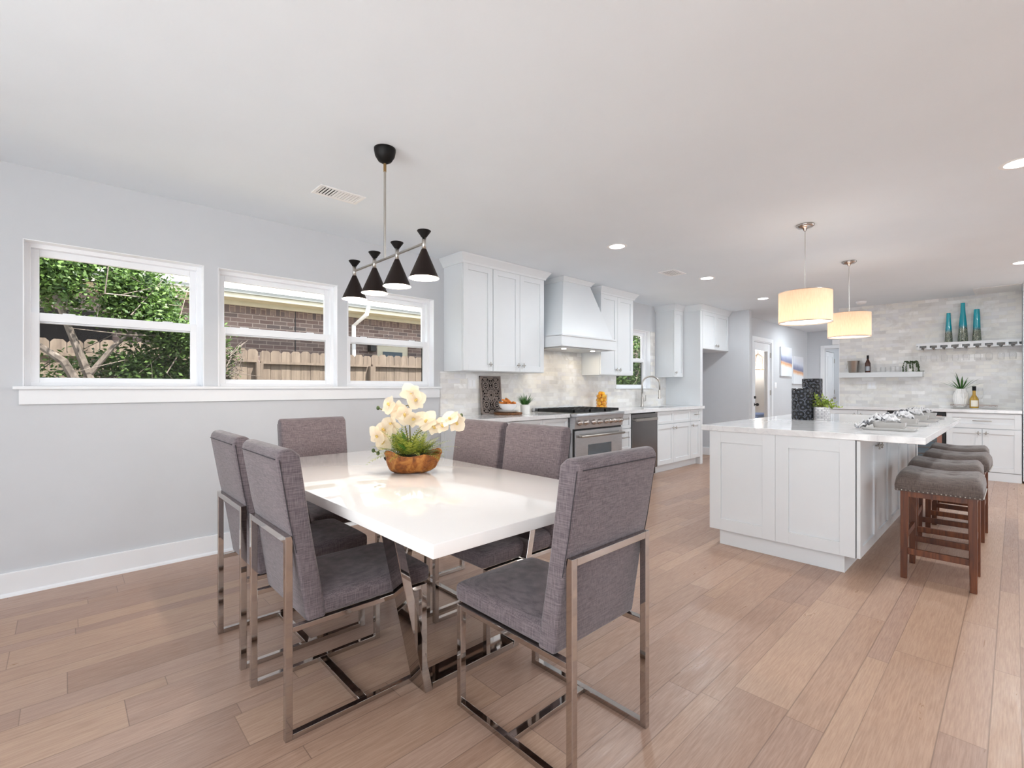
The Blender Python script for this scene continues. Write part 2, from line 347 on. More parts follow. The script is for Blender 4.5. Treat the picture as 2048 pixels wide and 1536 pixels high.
def thing(name, label, cat, loc=(0, 0, 0), rz=0, group=None):
    o = bpy.data.objects.new(name, None); COL.objects.link(o); o.location = loc; o.rotation_euler = (0, 0, rz); o.empty_display_size = .1
    return tag(o, label, cat, group)
def tag(o, label, cat, group=None):
    o['label'] = label; o['category'] = cat
    if group: o['group'] = group
    return o
def struct(name, bm, mat, **k):
    o = mk(name, bm, mat, **k)
    o['kind'] = 'structure'; return o
def dup(root, loc=None, rz=None, label=None, group=None):
    def cp(o, par):
        c = o.copy(); COL.objects.link(c)
        if par is not None: c.parent = par; c.matrix_parent_inverse = o.matrix_parent_inverse
        for ch in o.children: cp(ch, c)
        return c
    r = cp(root, None)
    if loc is not None: r.location = loc
    if rz is not None: r.rotation_euler = (0, 0, rz)
    if label: r['label'] = label
    if group: r['group'] = group
    return r
# facing maps: (u to the right seen from the front, n outward, z)
def face_s(x0, y0): return lambda u, n, z: (x0+u, y0-n, z)      # front faces -y
def face_w(x0, y0): return lambda u, n, z: (x0-n, y0-u, z)      # front faces -x
def fbox(bm, F, u0, u1, n0, n1, z0, z1):
    hexa(bm, [F(u0, n0, z0), F(u1, n0, z0), F(u1, n1, z0), F(u0, n1, z0)], [F(u0, n0, z1), F(u1, n0, z1), F(u1, n1, z1), F(u0, n1, z1)])
def shaker(F, u0, u1, z0, z1, rail=.062, th=.02, g=.0018):
    bm = nb(); u0 += g; u1 -= g; z0 += g; z1 -= g
    r = min(rail, (u1-u0)*.3, (z1-z0)*.3)
    fbox(bm, F, u0, u0+r, 0, th, z0, z1); fbox(bm, F, u1-r, u1, 0, th, z0, z1)
    fbox(bm, F, u0+r, u1-r, 0, th, z0, z0+r); fbox(bm, F, u0+r, u1-r, 0, th, z1-r, z1)
    fbox(bm, F, u0+r, u1-r, 0, th-.011, z0+r, z1-r)
    return bm
def knob_bm(F, u, z, n0=.02, s=1):
    bm = nb(); c = V(F(u, n0, z)); nrm = (V(F(u, n0+1, z))-c).normalized(); ur = (V(F(u+1, n0, z))-c).normalized()
    tube(bm, [c, c+nrm*.022], .005*s, 8)
    for k in range(4):
        a = pi/2*k; d = cos(a)*ur+sin(a)*V((0, 0, 1)); q = c+nrm*.024
        tube(bm, [q, q+d*.016*s], .0045*s, 6); ball(bm, q+d*.018*s, .0065*s, u=8, v=6)
    ball(bm, c+nrm*.026, .008*s, u=8, v=6); return bm
def add_door(par, F, u0, u1, z0, z1, knob=None, name='door', **k):
    d = mk(name, shaker(F, u0, u1, z0, z1, **k), 'cab', par, bevel=.0012)
    if knob: mk('knob', knob_bm(F, knob[0], knob[1]), 'nickel', d, smooth=True)
    return d
def bar_handle(par, F, u0, u1, z, n=.02):
    bm = nb(); tube(bm, [F(u0, n+.03, z), F(u1, n+.03, z)], .006, 10)
    for u in (u0+.02, u1-.02): tube(bm, [F(u, n, z), F(u, n+.03, z)], .005, 8)
    mk('handle', bm, 'nickel', par, smooth=True)

# ================================================================== ROOM
XW, XE, YS, YN, CZ = -2.0, 14.6, -5.2, 4.01, 2.514
STX = 9.38
def wall_x(bm, y0, y1, xs, openings, z1=CZ):   # wall slab along x with openings (x0,x1,z0,z1)
    x = xs[0]
    for (a, b, c, d) in sorted(openings):
        if a > x: box(bm, x, a, y0, y1, 0, z1)
        if c > 0: box(bm, a, b, y0, y1, 0, c)
        if d < z1: box(bm, a, b, y0, y1, d, z1)
        x = b
    if x < xs[1]: box(bm, x, xs[1], y0, y1, 0, z1)
bm = nb(); box(bm, XW-.2, XE+.2, YS-.2, YN+.16, -.12, 0); box(bm, 9.0, 12.1, YN+.16, 5.1, -.12, 0); struct('floor', bm, 'floor')
bm = nb(); box(bm, XW-.4, XE+.4, YS-1.7, YN+.35, CZ, CZ+.25); struct('ceiling', bm, 'ceiling')  # unseen south overhang added to keep direct sun off the floor
WIN = [(-.174, .736, 1.217, 2.087), (.823, 1.717, 1.217, 2.087), (1.804, 2.707, 1.217, 2.087), (5.864, 6.83, 1.198, 2.10)]
bm = nb(); wall_x(bm, YN, YN+.16, (XW, 8.48), WIN); struct('wall_north', bm, 'wall')
bm = nb(); box(bm, XW-.15, XW, YS, -3.6, 0, CZ); box(bm, XW-.15, XW, 2.6, YN+.16, 0, CZ); box(bm, XW-.15, XW, -3.6, 2.6, 2.3, CZ); struct('wall_west', bm, 'wall')
bm = nb()
for k in range(5): yy = -3.6+6.2*k/4; box(bm, XW-.1, XW-.04, yy-.035, yy+.035, 0, 2.3)
box(bm, XW-.1, XW-.04, -3.6, 2.6, 0, .07); box(bm, XW-.1, XW-.04, -3.6, 2.6, 2.23, 2.3); struct('window_8', bm, 'trim')
portal((XW-.2, -.5, 1.15), 6.2, 2.3, (R(90), 0, -R(90)))
bm = nb(); box(bm, -16, XW-.16, -16, 4.5, -.2, -.1); box(bm, XW-.16, 15, -16, YS-.16, -.2, -.1); struct('bounce_patio', bm, 'bounce_concrete')  # unseen pale ground added to bounce sunlight up onto the ceiling
bm = nb(); wall_x(bm, YS-.15, YS, (XW, XE), [(7.2, 12.4, 0, 2.3)]); struct('wall_south', bm, 'wall')  # opening out of view, added to let daylight into the kitchen side
bm = nb(); box(bm, 8.38, 8.48, 3.07, YN, 0, CZ); struct('wall_alcove', bm, 'wall', bevel=.004)
bm = nb(); wall_x(bm, 3.38, 3.5, (8.48, 12.8), [(9.40, 10.36, 0, 2.10)]); struct('wall_corridor', bm, 'wall')
bm = nb()
box(bm, 12.8, 12.92, 3.03, 3.5, 0, CZ); box(bm, 12.8, 12.92, 2.0, 3.03, 2.10, CZ); box(bm, 12.8, 12.92, -1.2, 2.0, 0, CZ); struct('wall_hall', bm, 'wall')
bm = nb(); wall_x(bm, 3.06, 3.16, (12.92, XE), [(12.95, 13.78, 0, 2.06)]); struct('wall_back_hall', bm, 'wall')
bm = nb(); box(bm, XE, XE+.15, YS, 6.3, 0, CZ); struct('wall_east', bm, 'wall')
bm = nb(); box(bm, STX+.012, STX+.14, -.7, 2.0, 0, CZ); struct('wall_stone_core', bm, 'wall')
bm = nb(); box(bm, STX, STX+.012, -.06, 2.006, .9, CZ); struct('wall_stone_tile', bm, 'tile_east')
bm = nb(); box(bm, STX-.004, STX+.145, 2.006, 2.016, .0, CZ); struct('trim_1', bm, 'trim')
bm = nb(); box(bm, 2.776, 3.99, YN-.012, YN, .915, 1.371); box(bm, 3.99, 5.055, YN-.012, YN, .915, 1.668); box(bm, 5.055, 5.864, YN-.012, YN, .915, 1.371)
box(bm, 5.864, 6.83, YN-.012, YN, .915, 1.195); box(bm, 6.83, 7.30, YN-.012, YN, .915, 1.371); box(bm, 6.83, 6.95, YN-.012, YN, 1.371, 2.10)
struct('wall_backsplash', bm, 'tile_north')
bm = nb(); box(bm, 5.83, 6.86, YN-.03, YN+.1, 1.185, 1.199); struct('trim_2', bm, 'trim', bevel=.002)
# sill and apron under the three windows
bm = nb(); box(bm, -.215, 2.776, YN-.045, YN+.10, 1.197, 1.2165); struct('trim_3', bm, 'trim', bevel=.003)
bm = nb(); box(bm, -.19, 2.765, YN-.02, YN, 1.108, 1.197); struct('trim_4', bm, 'trim', bevel=.002)
# baseboards
def baseb(name, x0, x1, y0, y1, ax):
    bm = nb(); box(bm, x0, x1, y0, y1, 0, .137)
    struct(name, bm, 'trim', bevel=.004)
baseb('baseboard_north', XW, 2.79, YN-.017, YN, 'x'); baseb('baseboard_west', XW, XW+.016, 2.64, YN-.017, 'y')
baseb('baseboard_alcove', 8.363, 8.38, 3.07, YN-.02, 'y'); baseb('baseboard_alcove_back', 7.385, 8.362, YN-.017, YN, 'x')
baseb('baseboard_corridor', 10.47, 12.78, 3.363, 3.38, 'x')
bm = nb(); sweep(bm, [(XW, YN-.017), (2.79, YN-.017)], [(0, 0), (.014, 0), (.010, .012), (0, .02)]); struct('trim_5', bm, 'trim')
# ------------------------------------------------------------------ windows
def window(i, x0, x1, z0, z1, kitchen=False):
    root = bpy.data.objects.new('window_%d' % i, None); COL.objects.link(root); root.location = ((x0+x1)/2, YN+.1, z0); root['kind'] = 'structure'
    ya = YN+.075
    def frame(bm, a, b, c, d, y0, y1, t, tb=None, tt=None):
        tb = tb or t; tt = tt or t
        box(bm, a, a+t, y0, y1, c, d); box(bm, b-t, b, y0, y1, c, d); box(bm, a+t, b-t, y0, y1, c, c+tb); box(bm, a+t, b-t, y0, y1, d-tt, d)
    zm = z0+(z1-z0)*.482
    bm = nb(); frame(bm, x0, x1, z0, z1, ya, ya+.08, .03, .022, .03); mk('window_frame', bm, 'vinyl', root, bevel=.002)
    bm = nb(); frame(bm, x0+.028, x1-.028, zm-.03, z1-.028, ya+.042, ya+.068, .038, .03, .042); u = mk('upper_sash', bm, 'vinyl', root, bevel=.003)
    bm = nb(); box(bm, x0+.06, x1-.06, ya+.053, ya+.057, zm-.005, z1-.065); mk('pane', bm, 'pane', u)
    bm = nb(); frame(bm, x0+.026, x1-.026, z0+.018, zm+.03, ya+.008, ya+.034, .042, .034, .052); l = mk('lower_sash', bm, 'vinyl', root, bevel=.003)
    bm = nb(); box(bm, x0+.064, x1-.064, ya+.019, ya+.023, z0+.05, zm-.02); mk('pane', bm, 'pane', l)
    bm = nb(); 
    for q in (.22, .78): xx = x0+(x1-x0)*q; box(bm, xx-.03, xx+.03, ya+.012, ya+.032, zm+.03, zm+.036)
    mk('sash_lock', bm, 'vinyl', l, bevel=.002)
    bm = nb(); frame(bm, x0+.03, x1-.03, z0+.03, zm-.005, ya+.070, ya+.077, .02); s = mk('screen_frame', bm, 'rubber', root)
    bm = nb(); box(bm, x0+.05, x1-.05, ya+.073, ya+.0735, z0+.05, zm-.025); mk('insect_screen', bm, 'screen', s)
    bm = nb()
    box(bm, x0-.0, x0+.004, YN-.001, ya, z0, z1); box(bm, x1-.004, x1, YN-.001, ya, z0, z1); box(bm, x0, x1, YN-.001, ya, z1-.004, z1)
    mk('jamb_liner', bm, 'vinyl', root)
for i, q in enumerate(WIN): window(i+1, *q)
for q in WIN: portal(((q[0]+q[1])/2, YN+.2, (q[2]+q[3])/2), q[1]-q[0], q[3]-q[2], (-R(90), 0, 0))
for a, b, c, d in [(7.2, 12.4, 0, 2.3)]: portal(((a+b)/2, YS-.2, (c+d)/2), b-a, d-c, (R(90), 0, 0))
for i, (a, b, c, d) in enumerate([(7.2, 12.4, 0, 2.3)]):
    bm = nb(); n = 3
    for k in range(n+1): xx = a+(b-a)*k/n; box(bm, xx-.035, xx+.035, YS-.1, YS-.04, c, d)
    box(bm, a, b, YS-.1, YS-.04, c, c+.07); box(bm, a, b, YS-.1, YS-.04, d-.07, d); struct('window_%d' % (i+5), bm, 'trim')  # frame of the unseen south window added for daylight
# ------------------------------------------------------------------ corridor doors
root = bpy.data.objects.new('door_1', None); COL.objects.link(root); root.location = (9.88, 3.38, 0); root['kind'] = 'structure'
bm = nb()
for a, b, c, d in [(9.40, 9.425, 0, 2.10), (10.335, 10.36, 0, 2.10), (9.40, 10.36, 2.075, 2.10)]: box(bm, a, b, 3.375, 3.5, c, d)
for a, b, c, d in [(9.32, 9.405, 0, 2.095), (10.355, 10.44, 0, 2.095), (9.32, 10.44, 2.095, 2.17)]: box(bm, a, b, 3.362, 3.38, c, d)
mk('door_frame', bm, 'trim', root)
bm = nb()
for a, b, c, d in [(9.428, 9.55, .01, 2.07), (10.21, 10.332, .01, 2.07), (9.55, 10.21, .01, .25), (9.55, 10.21, 1.92, 2.07)]: box(bm, a, b, 3.39, 3.43, c, d)
lf = mk('door_leaf', bm, 'trim', root, bevel=.003)
bm = nb(); box(bm, 9.55, 10.21, 3.405, 3.41, .25, 1.92); mk('glass', bm, 'pane', lf)
bm = nb(); tube(bm, [(9.485, 3.39, .885), (9.485, 3.345, .885)], .012, 8); ball(bm, (9.485, 3.33, .885), .03); tube(bm, [(9.485, 3.39, .885), (9.485, 3.383, .885)], .033, 14); mk('door_knob', bm, 'blackmetal', lf, smooth=True)
bm = nb(); tube(bm, [(9.485, 3.39, 1.02), (9.485, 3.36, 1.02)], .026, 14); mk('deadbolt', bm, 'blackmetal', lf)
bm = nb()
for z in (.25, 1.1, 1.85): box(bm, 10.326, 10.345, 3.37, 3.39, z-.05, z+.05)
mk('hinge', bm, 'nickel', root)
# room beyond the glazed door
bm = nb(); box(bm, 9.0, 9.1, 3.5, 5.1, 0, CZ); box(bm, 12.0, 12.1, 3.5, 5.1, 0, CZ); box(bm, 9.1, 12.0, 5.0, 5.1, 0, CZ); box(bm, 9.0, 12.1, 4.36, 5.1, CZ, CZ+.1); struct('wall_study', bm, 'beige')
t = thing('lantern_pendant', 'small brass lantern glowing inside the room behind the glazed door', 'ceiling lamp', (11.2, 3.92, 1.55))
bm = nb(); tube(bm, [(11.2, 3.92, 1.95), (11.2, 3.92, CZ)], .006, 6); mk('chain', bm, 'brass', t)
bm = nb()
for k in range(6):
    a = 2*pi*k/6; tube(bm, [(11.2+.13*cos(a), 3.92+.13*sin(a), 1.6), (11.2+.13*cos(a), 3.92+.13*sin(a), 1.85), (11.2, 3.92, 1.96)], .006, 6)
lathe(bm, [(.135, 1.595), (.135, 1.61)], (11.2, 3.92, 0), 18); mk('cage', bm, 'brass', t)
bm = nb(); ball(bm, (11.2, 3.92, 1.74), .045); mk('bulb', bm, 'bulb', t); lamp('lantern_light', 'POINT', (0, 0, .1), 60, .05, (1, .96, .92), parent=t)
bm = nb(); box(bm, 10.6, 11.4, 3.7, 4.1, 0, .60); box(bm, 10.58, 11.42, 3.68, 4.12, .60, .64); tag(mk('storage_box', bm, 'bluemat', bevel=.01), 'pale blue storage box seen low through the glazed door', 'box')
# door on the hall wall
root = bpy.data.objects.new('door_2', None); COL.objects.link(root); root.location = (13.36, 3.06, 0); root['kind'] = 'structure'
bm = nb(); F = face_s(12.955, 3.10)
for z0, z1 in ((.02, 1.0), (1.0, 2.05)):
    for k in (0, 1): 
        b2 = shaker(F, k*.41, k*.41+.41, z0, z1, rail=.11, th=.035); me = bpy.data.meshes.new('x'); b2.to_mesh(me); b2.free(); bm.from_mesh(me); bpy.data.meshes.remove(me)
lf = mk('door_leaf', bm, 'trim', root)
bm = nb(); ball(bm, (13.70, 3.03, .95), .03); tube(bm, [(13.70, 3.07, .95), (13.70, 3.04, .95)], .012, 8); mk('door_knob', bm, 'nickel', lf, smooth=True)
bm = nb()
for z in (.3, 1.1, 1.85): box(bm, 13.765, 13.785, 3.045, 3.06, z-.05, z+.05)
mk('hinge', bm, 'nickel', root)
bm = nb()
for a, b, c, d in [(3.03, 3.11, 0, 2.17), (1.9, 2.0, 0, 2.17), (2.0, 3.03, 2.10, 2.17)]: box(bm, 12.782, 12.8, a, b, c, d)
struct('trim_6', bm, 'trim', bevel=.003)
bm = nb(); box(bm, 12.75, 12.798, 2.75, 2.87, 2.18, 2.29); tag(mk('door_chime', bm, 'plastic', bevel=.005), 'white box chime on the hall wall above the doorway', 'door chime')

# ================================================================== OUTSIDE
bm = nb(); box(bm, -30, 40, YN+.4, 40, -.35, -.2); struct('ground', bm, 'ground')
t = thing('neighbor_house', 'brick house with pale shingle roof behind the wooden fence', 'house', (3, 9.6, -.2))
HY = 9.6
bm = nb(); box(bm, -6, 5.0, HY, HY+.3, -.2, 2.56); box(bm, 5.78, 24, HY, HY+.3, -.2, 2.56); box(bm, 5.0, 5.78, HY, HY+.3, 2.15, 2.56); mk('brick_wall', bm, 'brick', t)
bm = nb(); box(bm, -6, 24, HY-.004, HY+.3, 2.56, 2.76); mk('soldier_course', bm, 'soldier', t)
bm = nb(); box(bm, -7, 25, HY-.5, HY+.3, 2.755, 2.775); box(bm, -7, 25, HY-.52, HY-.5, 2.735, 2.88); box(bm, -7, 25, HY-.06, HY, 2.68, 2.756); mk('soffit', bm, 'soffit', t)
bm = nb(); prism(bm, [(HY-.60, 2.866), (HY-.58, 2.81), (HY-.52, 2.81), (HY-.52, 2.866)], -7, 25, lambda u, v, w: (w, u, v)); mk('gutter', bm, 'gutter', t)
bm = nb(); prism(bm, [(HY-.61, 2.868), (HY+6, 5.7), (HY+6, 5.85), (HY-.61, 2.885)], -7, 25, lambda u, v, w: (w, u, v)); mk('roof', bm, 'shingle', t)
bm = nb()
tube(bm, [(4.50, HY-.58, 2.84), (4.50, HY-.52, 2.70), (4.43, HY-.07, 2.5), (4.43, HY-.07, -.1)], .045, 8); mk('downspout', bm, 'vinyl', t)
bm = nb(); box(bm, 5.0, 5.78, HY+.03, HY+.12, -.2, 2.15); dr = mk('door', bm, 'soffit', t)
bm = nb(); box(bm, 5.15, 5.63, HY+.01, HY+.03, 1.2, 2.0); mk('glass', bm, 'fridgeglass', dr)
bm = nb(); box(bm, 4.77, 4.90, HY-.16, HY, 1.98, 2.2); mk('wall_lantern', bm, 'blackmetal', t, bevel=.01)
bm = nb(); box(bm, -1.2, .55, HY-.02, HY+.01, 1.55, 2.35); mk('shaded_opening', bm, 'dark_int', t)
bm = nb(); box(bm, 3.265, 3.28, HY-.006, HY+.01, -.2, 2.76); mk('expansion_joint', bm, 'rubber', t)
# fence: one board panel mesh, posts as their own parts
t = thing('privacy_fence', 'weathered wooden privacy fence of dog eared boards behind the windows', 'fence', (3, 7.5, -.2))
for k, (xa, xb, top) in enumerate([(-4, 2.02, 1.77), (2.07, 3.72, 1.75), (3.8, 12, 1.76)]):
    bm = nb(); x = xa
    while x < xb-.05:
        wd = .138; zt = top+random.uniform(-.012, .012); dy = random.uniform(-.004, .004)
        prism(bm, [(x, -.15), (x+wd, -.15), (x+wd, zt-.035), (x+wd-.03, zt), (x+.03, zt), (x, zt-.035)], 7.5+dy, 7.518+dy)
        x += wd+.006
    mk('board_panel', bm, 'fence', t)
    bm = nb(); box(bm, xa, xb, 7.455, 7.5, top-.20, top-.165); mk('rail', bm, 'fence', t); bm = nb(); box(bm, xa, xb, 7.455, 7.5, .2, .29); mk('rail', bm, 'fence', t)
for x in (-1.5, .4, 2.0, 3.74, 5.9, 8.2): bm = nb(); box(bm, x, x+.09, 7.41, 7.5, -.15, 1.56); mk('post', bm, 'fence', t)
# trees
def tree(label, x, y, seed, branches, crowns, nleaf, lsz=.05, mat='leaf_tree'):
    rnd = random.Random(seed); t = thing('tree', label, 'tree', (x, y, -.2), group='trees outside the windows')
    bm = nb()
    for b in branches: tube(bm, [(x+p[0], y+p[1], p[2]) for p in b[0]], b[1], 7, taper=.35)
    for _ in range(90):
        c = rnd.choice(crowns); p = V((x+c[0], y+c[1], c[2])); d = V((rnd.gauss(0, 1)*c[3], rnd.gauss(0, 1)*c[4], rnd.gauss(0, 1)*c[5]))*.8
        q = p+d*.5+V((rnd.gauss(0, .1),)*3); tube(bm, [p+d*rnd.uniform(0, .3), q, p+d], .009, 5, taper=.3)
    mk('branches', bm, 'bark', t)
    bm = nb()
    for _ in range(nleaf//5):
        c = rnd.choices(crowns, [c[3]*c[4]*c[5] for c in crowns])[0]
        while True:
            d = V((rnd.uniform(-1, 1), rnd.uniform(-1, 1), rnd.uniform(-1, 1)))
            if d.length < 1: break
        d *= .55+.45*rnd.random(); p = V((x+c[0]+d.x*c[3], y+c[1]+d.y*c[4], c[2]+d.z*c[5]))
        if noise.noise(p*2.2) < -.26: continue
        for _ in range(5):
            q = p+V((rnd.gauss(0, .05), rnd.gauss(0, .05), rnd.gauss(0, .05))); a = V((rnd.gauss(0, 1), rnd.gauss(0, 1), rnd.gauss(0, .6))).normalized(); b = a.orthogonal().normalized()
            b = (Matrix.Rotation(rnd.uniform(0, 6.28), 3, a) @ b); s = lsz*rnd.uniform(.6, 1.2)
            bm.faces.new([bm.verts.new(q+o) for o in (a*s*-.1, b*s*.28+a*s*.45, a*s, b*s*-.28+a*s*.45)])
    mk('foliage', bm, mat, t)
tree('leafy green tree with bare forking branches outside the leftmost window', 0, 6.1, 3,
     [([(.25, 0, -.2), (.3, 0, .9), (.12, 0, 1.5), (-.1, 0, 2.2)], .06), ([(.25, 0, .6), (.7, .1, 1.35), (1.2, .1, 1.75)], .04), ([(.3, 0, .8), (.0, -.1, 1.45), (-.35, 0, 1.75)], .05), ([(.1, 0, 1.2), (.35, 0, 1.6), (.9, .1, 2.2)], .03)],
     [(-.1, 0, 2.35, .75, .5, .5), (.35, .1, 2.25, .55, .45, .4), (.7, .1, 2.0, .5, .45, .38), (.95, 0, 1.75, .42, .4, .32), (.55, .2, 1.35, .8, .4, .3), (-.25, .1, 1.25, .3, .3, .25), (.95, .3, 1.1, .5, .3, .25)], 46000, .046)
tree('bright green tree outside the kitchen sink window', 11.0, 6.6, 5, [([(0, 0, -.2), (0, 0, 2), (.2, 0, 3)], .09)],
     [(0, 0, 2.1, 1.5, .6, .9), (-.6, 0, 1.2, 1.3, .5, .8), (.7, 0, 2.9, 1.4, .6, .8), (.9, 0, 1.3, 1.3, .5, .9)], 14000, .09)
tree('small shrub branches reaching into the middle window view', 1.60, 7.0, 9, [([(-.4, 0, -.2), (-.35, 0, 1), (-.1, 0, 1.6)], .02)],
     [(-.05, 0, 1.62, .16, .12, .14), (-.08, 0, 1.35, .14, .1, .12)], 260, .05)
# ================================================================== KITCHEN, NORTH RUN
CY = 3.687
def upper(label, x0, x1, doors, knobs):
    t = thing('upper_cabinet', label, 'cabinet', (x0, YN, 1.372), group='wall cabinets')
    bm = nb(); box(bm, x0, x1, CY+.02, YN-.002, 1.372, 2.44); mk('body', bm, 'cab', t, bevel=.001)
    F = face_s(0, CY+.02)
    for (a, b), k in zip(doors, knobs): add_door(t, F, a, b, 1.375, 2.432, (k, 1.445))
upper('white single door wall cabinet beside the dining windows', 2.825, 3.212, [(2.83, 3.21)], [3.165])
upper('white double door wall cabinet left of the range hood', 3.214, 3.985, [(3.216, 3.60), (3.60, 3.983)], [3.56, 3.64])
upper('white double door wall cabinet right of the range hood', 5.06, 5.823, [(5.064, 5.442), (5.442, 5.82)], [5.402, 5.482])
upper('narrow white wall cabinet right of the sink window', 6.988, 7.298, [(6.992, 7.296)], [7.03])
CP = [(0, 2.425), (.012, 2.425), (.018, 2.445), (.035, 2.47), (.055, 2.498), (.06, 2.512), (0, 2.512)]
def crown(i, path): bm = nb(); sweep(bm, path, CP); struct('trim_%d' % i, bm, 'cab')
crown(7, [(2.825, YN), (2.825, CY), (3.985, CY), (3.985, YN)])
crown(8, [(5.06, YN), (5.06, CY), (5.823, CY), (5.823, YN)])
crown(9, [(6.988, YN), (6.988, CY), (7.30, CY), (7.30, 3.41), (8.378, 3.41)])
# hood
t = thing('range_hood', 'white tapered plaster range hood above the stove', 'range hood', (4.525, YN, 1.667))
bm = nb(); x0, x1, y0 = 4.012, 5.045, 3.45
box(bm, x0, x1, y0, YN-.002, 1.69, 1.795); box(bm, x0-.0, x1+.0, y0-.008, YN-.002, 1.669, 1.69); box(bm, x0-.0, x1+.0, y0-.012, YN-.002, 1.787, 1.806)
mk('band', bm, 'cab', t, bevel=.002)
bm = nb(); hexa(bm, [(x0+.03, y0+.02, 1.806), (x1-.03, y0+.02, 1.806), (x1-.03, YN-.002, 1.806), (x0+.03, YN-.002, 1.806)], [(4.28, 3.655, 2.47), (4.79, 3.655, 2.47), (4.79, YN-.002, 2.47), (4.28, YN-.002, 2.47)])
box(bm, 4.28, 4.79, 3.655, YN-.002, 2.47, 2.512); mk('canopy', bm, 'cab', t, bevel=.002)
bm = nb(); sweep(bm, [(4.28, YN), (4.28, 3.655), (4.79, 3.655), (4.79, YN)], [(0, 2.462), (.012, 2.462), (.02, 2.48), (.042, 2.505), (.044, 2.512), (0, 2.512)]); mk('crown', bm, 'cab', t)
bm = nb(); box(bm, x0+.06, x1-.06, y0+.05, YN-.03, 1.660, 1.668); vi = mk('vent_insert', bm, 'steel', t)
bm = nb()
for xx in (4.25, 4.80): bm = nb(); lathe(bm, [(.028, 1.655), (.028, 1.66)], (xx, 3.62, 0), 16); mk('light_lens', bm, 'hoodlight', vi)
for xx in (4.25, 4.80): lamp('hood_light', 'AREA', (xx, 3.70, 1.65), .9, .05, (1, .86, .66))
# base cabinets
BY = 3.41
def carcass(t, x0, x1): bm = nb(); box(bm, x0, x1, BY+.02, YN-.002, .11, .873); box(bm, x0, x1, BY+.075, YN-.002, 0, .11); mk('body', bm, 'cab', t, bevel=.001)
F = face_s(0, BY+.02)
t = thing('base_cabinet', 'white base cabinet left of the range behind the dining chairs', 'cabinet', (3.4, YN, 0), group='base cabinets under the window wall counter')
carcass(t, 2.80, 4.085)
for a, b, k in ((2.80, 3.23, 3.19), (3.23, 3.66, 3.27), (3.66, 4.08, 4.04)): add_door(t, F, a, b, .115, .68, (k, .62)); d = add_door(t, F, a, b, .69, .868, name='drawer', rail=.035); bar_handle(d, F, (a+b)/2-.07, (a+b)/2+.07, .78)
bm = nb(); Fs = lambda u, n, z: (2.80-n, YN-.01-u, z); b2 = shaker(Fs, 0, .57, .115, .868, th=.018); mk('end_panel', b2, 'cab', t)
t = thing('base_cabinet', 'narrow white drawer stack between the range and the dishwasher', 'cabinet', (5.17, YN, 0), group='base cabinets under the window wall counter')
carcass(t, 5.02, 5.335)
for z0, z1 in ((.115, .40), (.405, .68), (.685, .868)): d = add_door(t, F, 5.022, 5.333, z0, z1, name='drawer', rail=.04); bar_handle(d, F, 5.10, 5.25, (z0+z1)/2+.03)
t = thing('base_cabinet', 'white double door sink cabinet right of the dishwasher', 'cabinet', (6.48, YN, 0), group='base cabinets under the window wall counter')
bm = nb(); box(bm, 5.995, 6.972, BY+.02, BY+.04, .11, .873); box(bm, 5.995, 6.972, BY+.04, YN-.002, .11, .64); box(bm, 5.995, 6.972, BY+.075, YN-.002, 0, .11); mk('body', bm, 'cab', t)
for a, b, k in ((5.997, 6.45, 6.41), (6.45, 6.97, 6.49)): add_door(t, F, a, b, .115, .685, (k, .625)); add_door(t, F, a, b, .69, .868, name='false_drawer_front', rail=.04)
t = thing('base_cabinet', 'narrow white drawer and door cabinet beside the fridge alcove', 'cabinet', (7.14, YN, 0), group='base cabinets under the window wall counter')
carcass(t, 6.974, 7.298); add_door(t, F, 6.976, 7.296, .115, .685, (7.02, .63)); d = add_door(t, F, 6.976, 7.296, .69, .868, name='drawer', rail=.035); bar_handle(d, F, 7.08, 7.2, .79)
t = thing('fridge_side_panel', 'tall white cabinet panel at the left of the empty fridge alcove', 'cabinet panel', (7.34, YN, 0))
bm = nb(); box(bm, 7.30, 7.38, BY, YN-.002, 0, .873); mk('lower_panel', bm, 'cab', t, bevel=.002)
bm = nb(); box(bm, 7.30, 7.38, BY, YN-.002, .916, 2.44); mk('upper_panel', bm, 'cab', t, bevel=.002)
t = thing('upper_cabinet', 'white double door cabinet over the empty fridge alcove', 'cabinet', (7.88, YN, 1.825), group='wall cabinets')
bm = nb(); box(bm, 7.382, 8.378, BY+.02, YN-.002, 1.825, 2.44); mk('body', bm, 'cab', t, bevel=.001)
for a, b, k in ((7.384, 7.88, 7.84), (7.88, 8.376, 7.92)): add_door(t, face_s(0, BY+.02), a, b, 1.828, 2.432, (k, 1.895))
# counters
t = tag(mk('countertop', (lambda bm: (box(bm, 2.776, 4.083, 3.385, YN-.013, .874, .915), bm)[1])(nb()), 'quartz', bevel=.003), 'white quartz worktop left of the range', 'countertop', 'quartz worktops')
bm = nb(); sx0, sx1, sy0, sy1 = 6.12, 6.82, 3.50, 3.86
for q in ((5.018, sx0, 3.385, YN-.013), (sx1, 7.30, 3.385, YN-.013), (sx0, sx1, 3.385, sy0), (sx0, sx1, sy1, YN-.013)): box(bm, *q, .874, .915)
box(bm, 7.30, 7.40, 3.385, 3.409, .874, .915)
tag(mk('countertop', bm, 'quartz'), 'white quartz worktop around the sink', 'countertop', 'quartz worktops')
bm = nb(); box(bm, sx0-.01, sx1+.01, sy0-.01, sy0, .68, .873); box(bm, sx0-.01, sx1+.01, sy1, sy1+.01, .68, .873); box(bm, sx0-.01, sx0, sy0, sy1, .68, .873); box(bm, sx1, sx1+.01, sy0, sy1, .68, .873); box(bm, sx0-.01, sx1+.01, sy0-.01, sy1+.01, .66, .68)
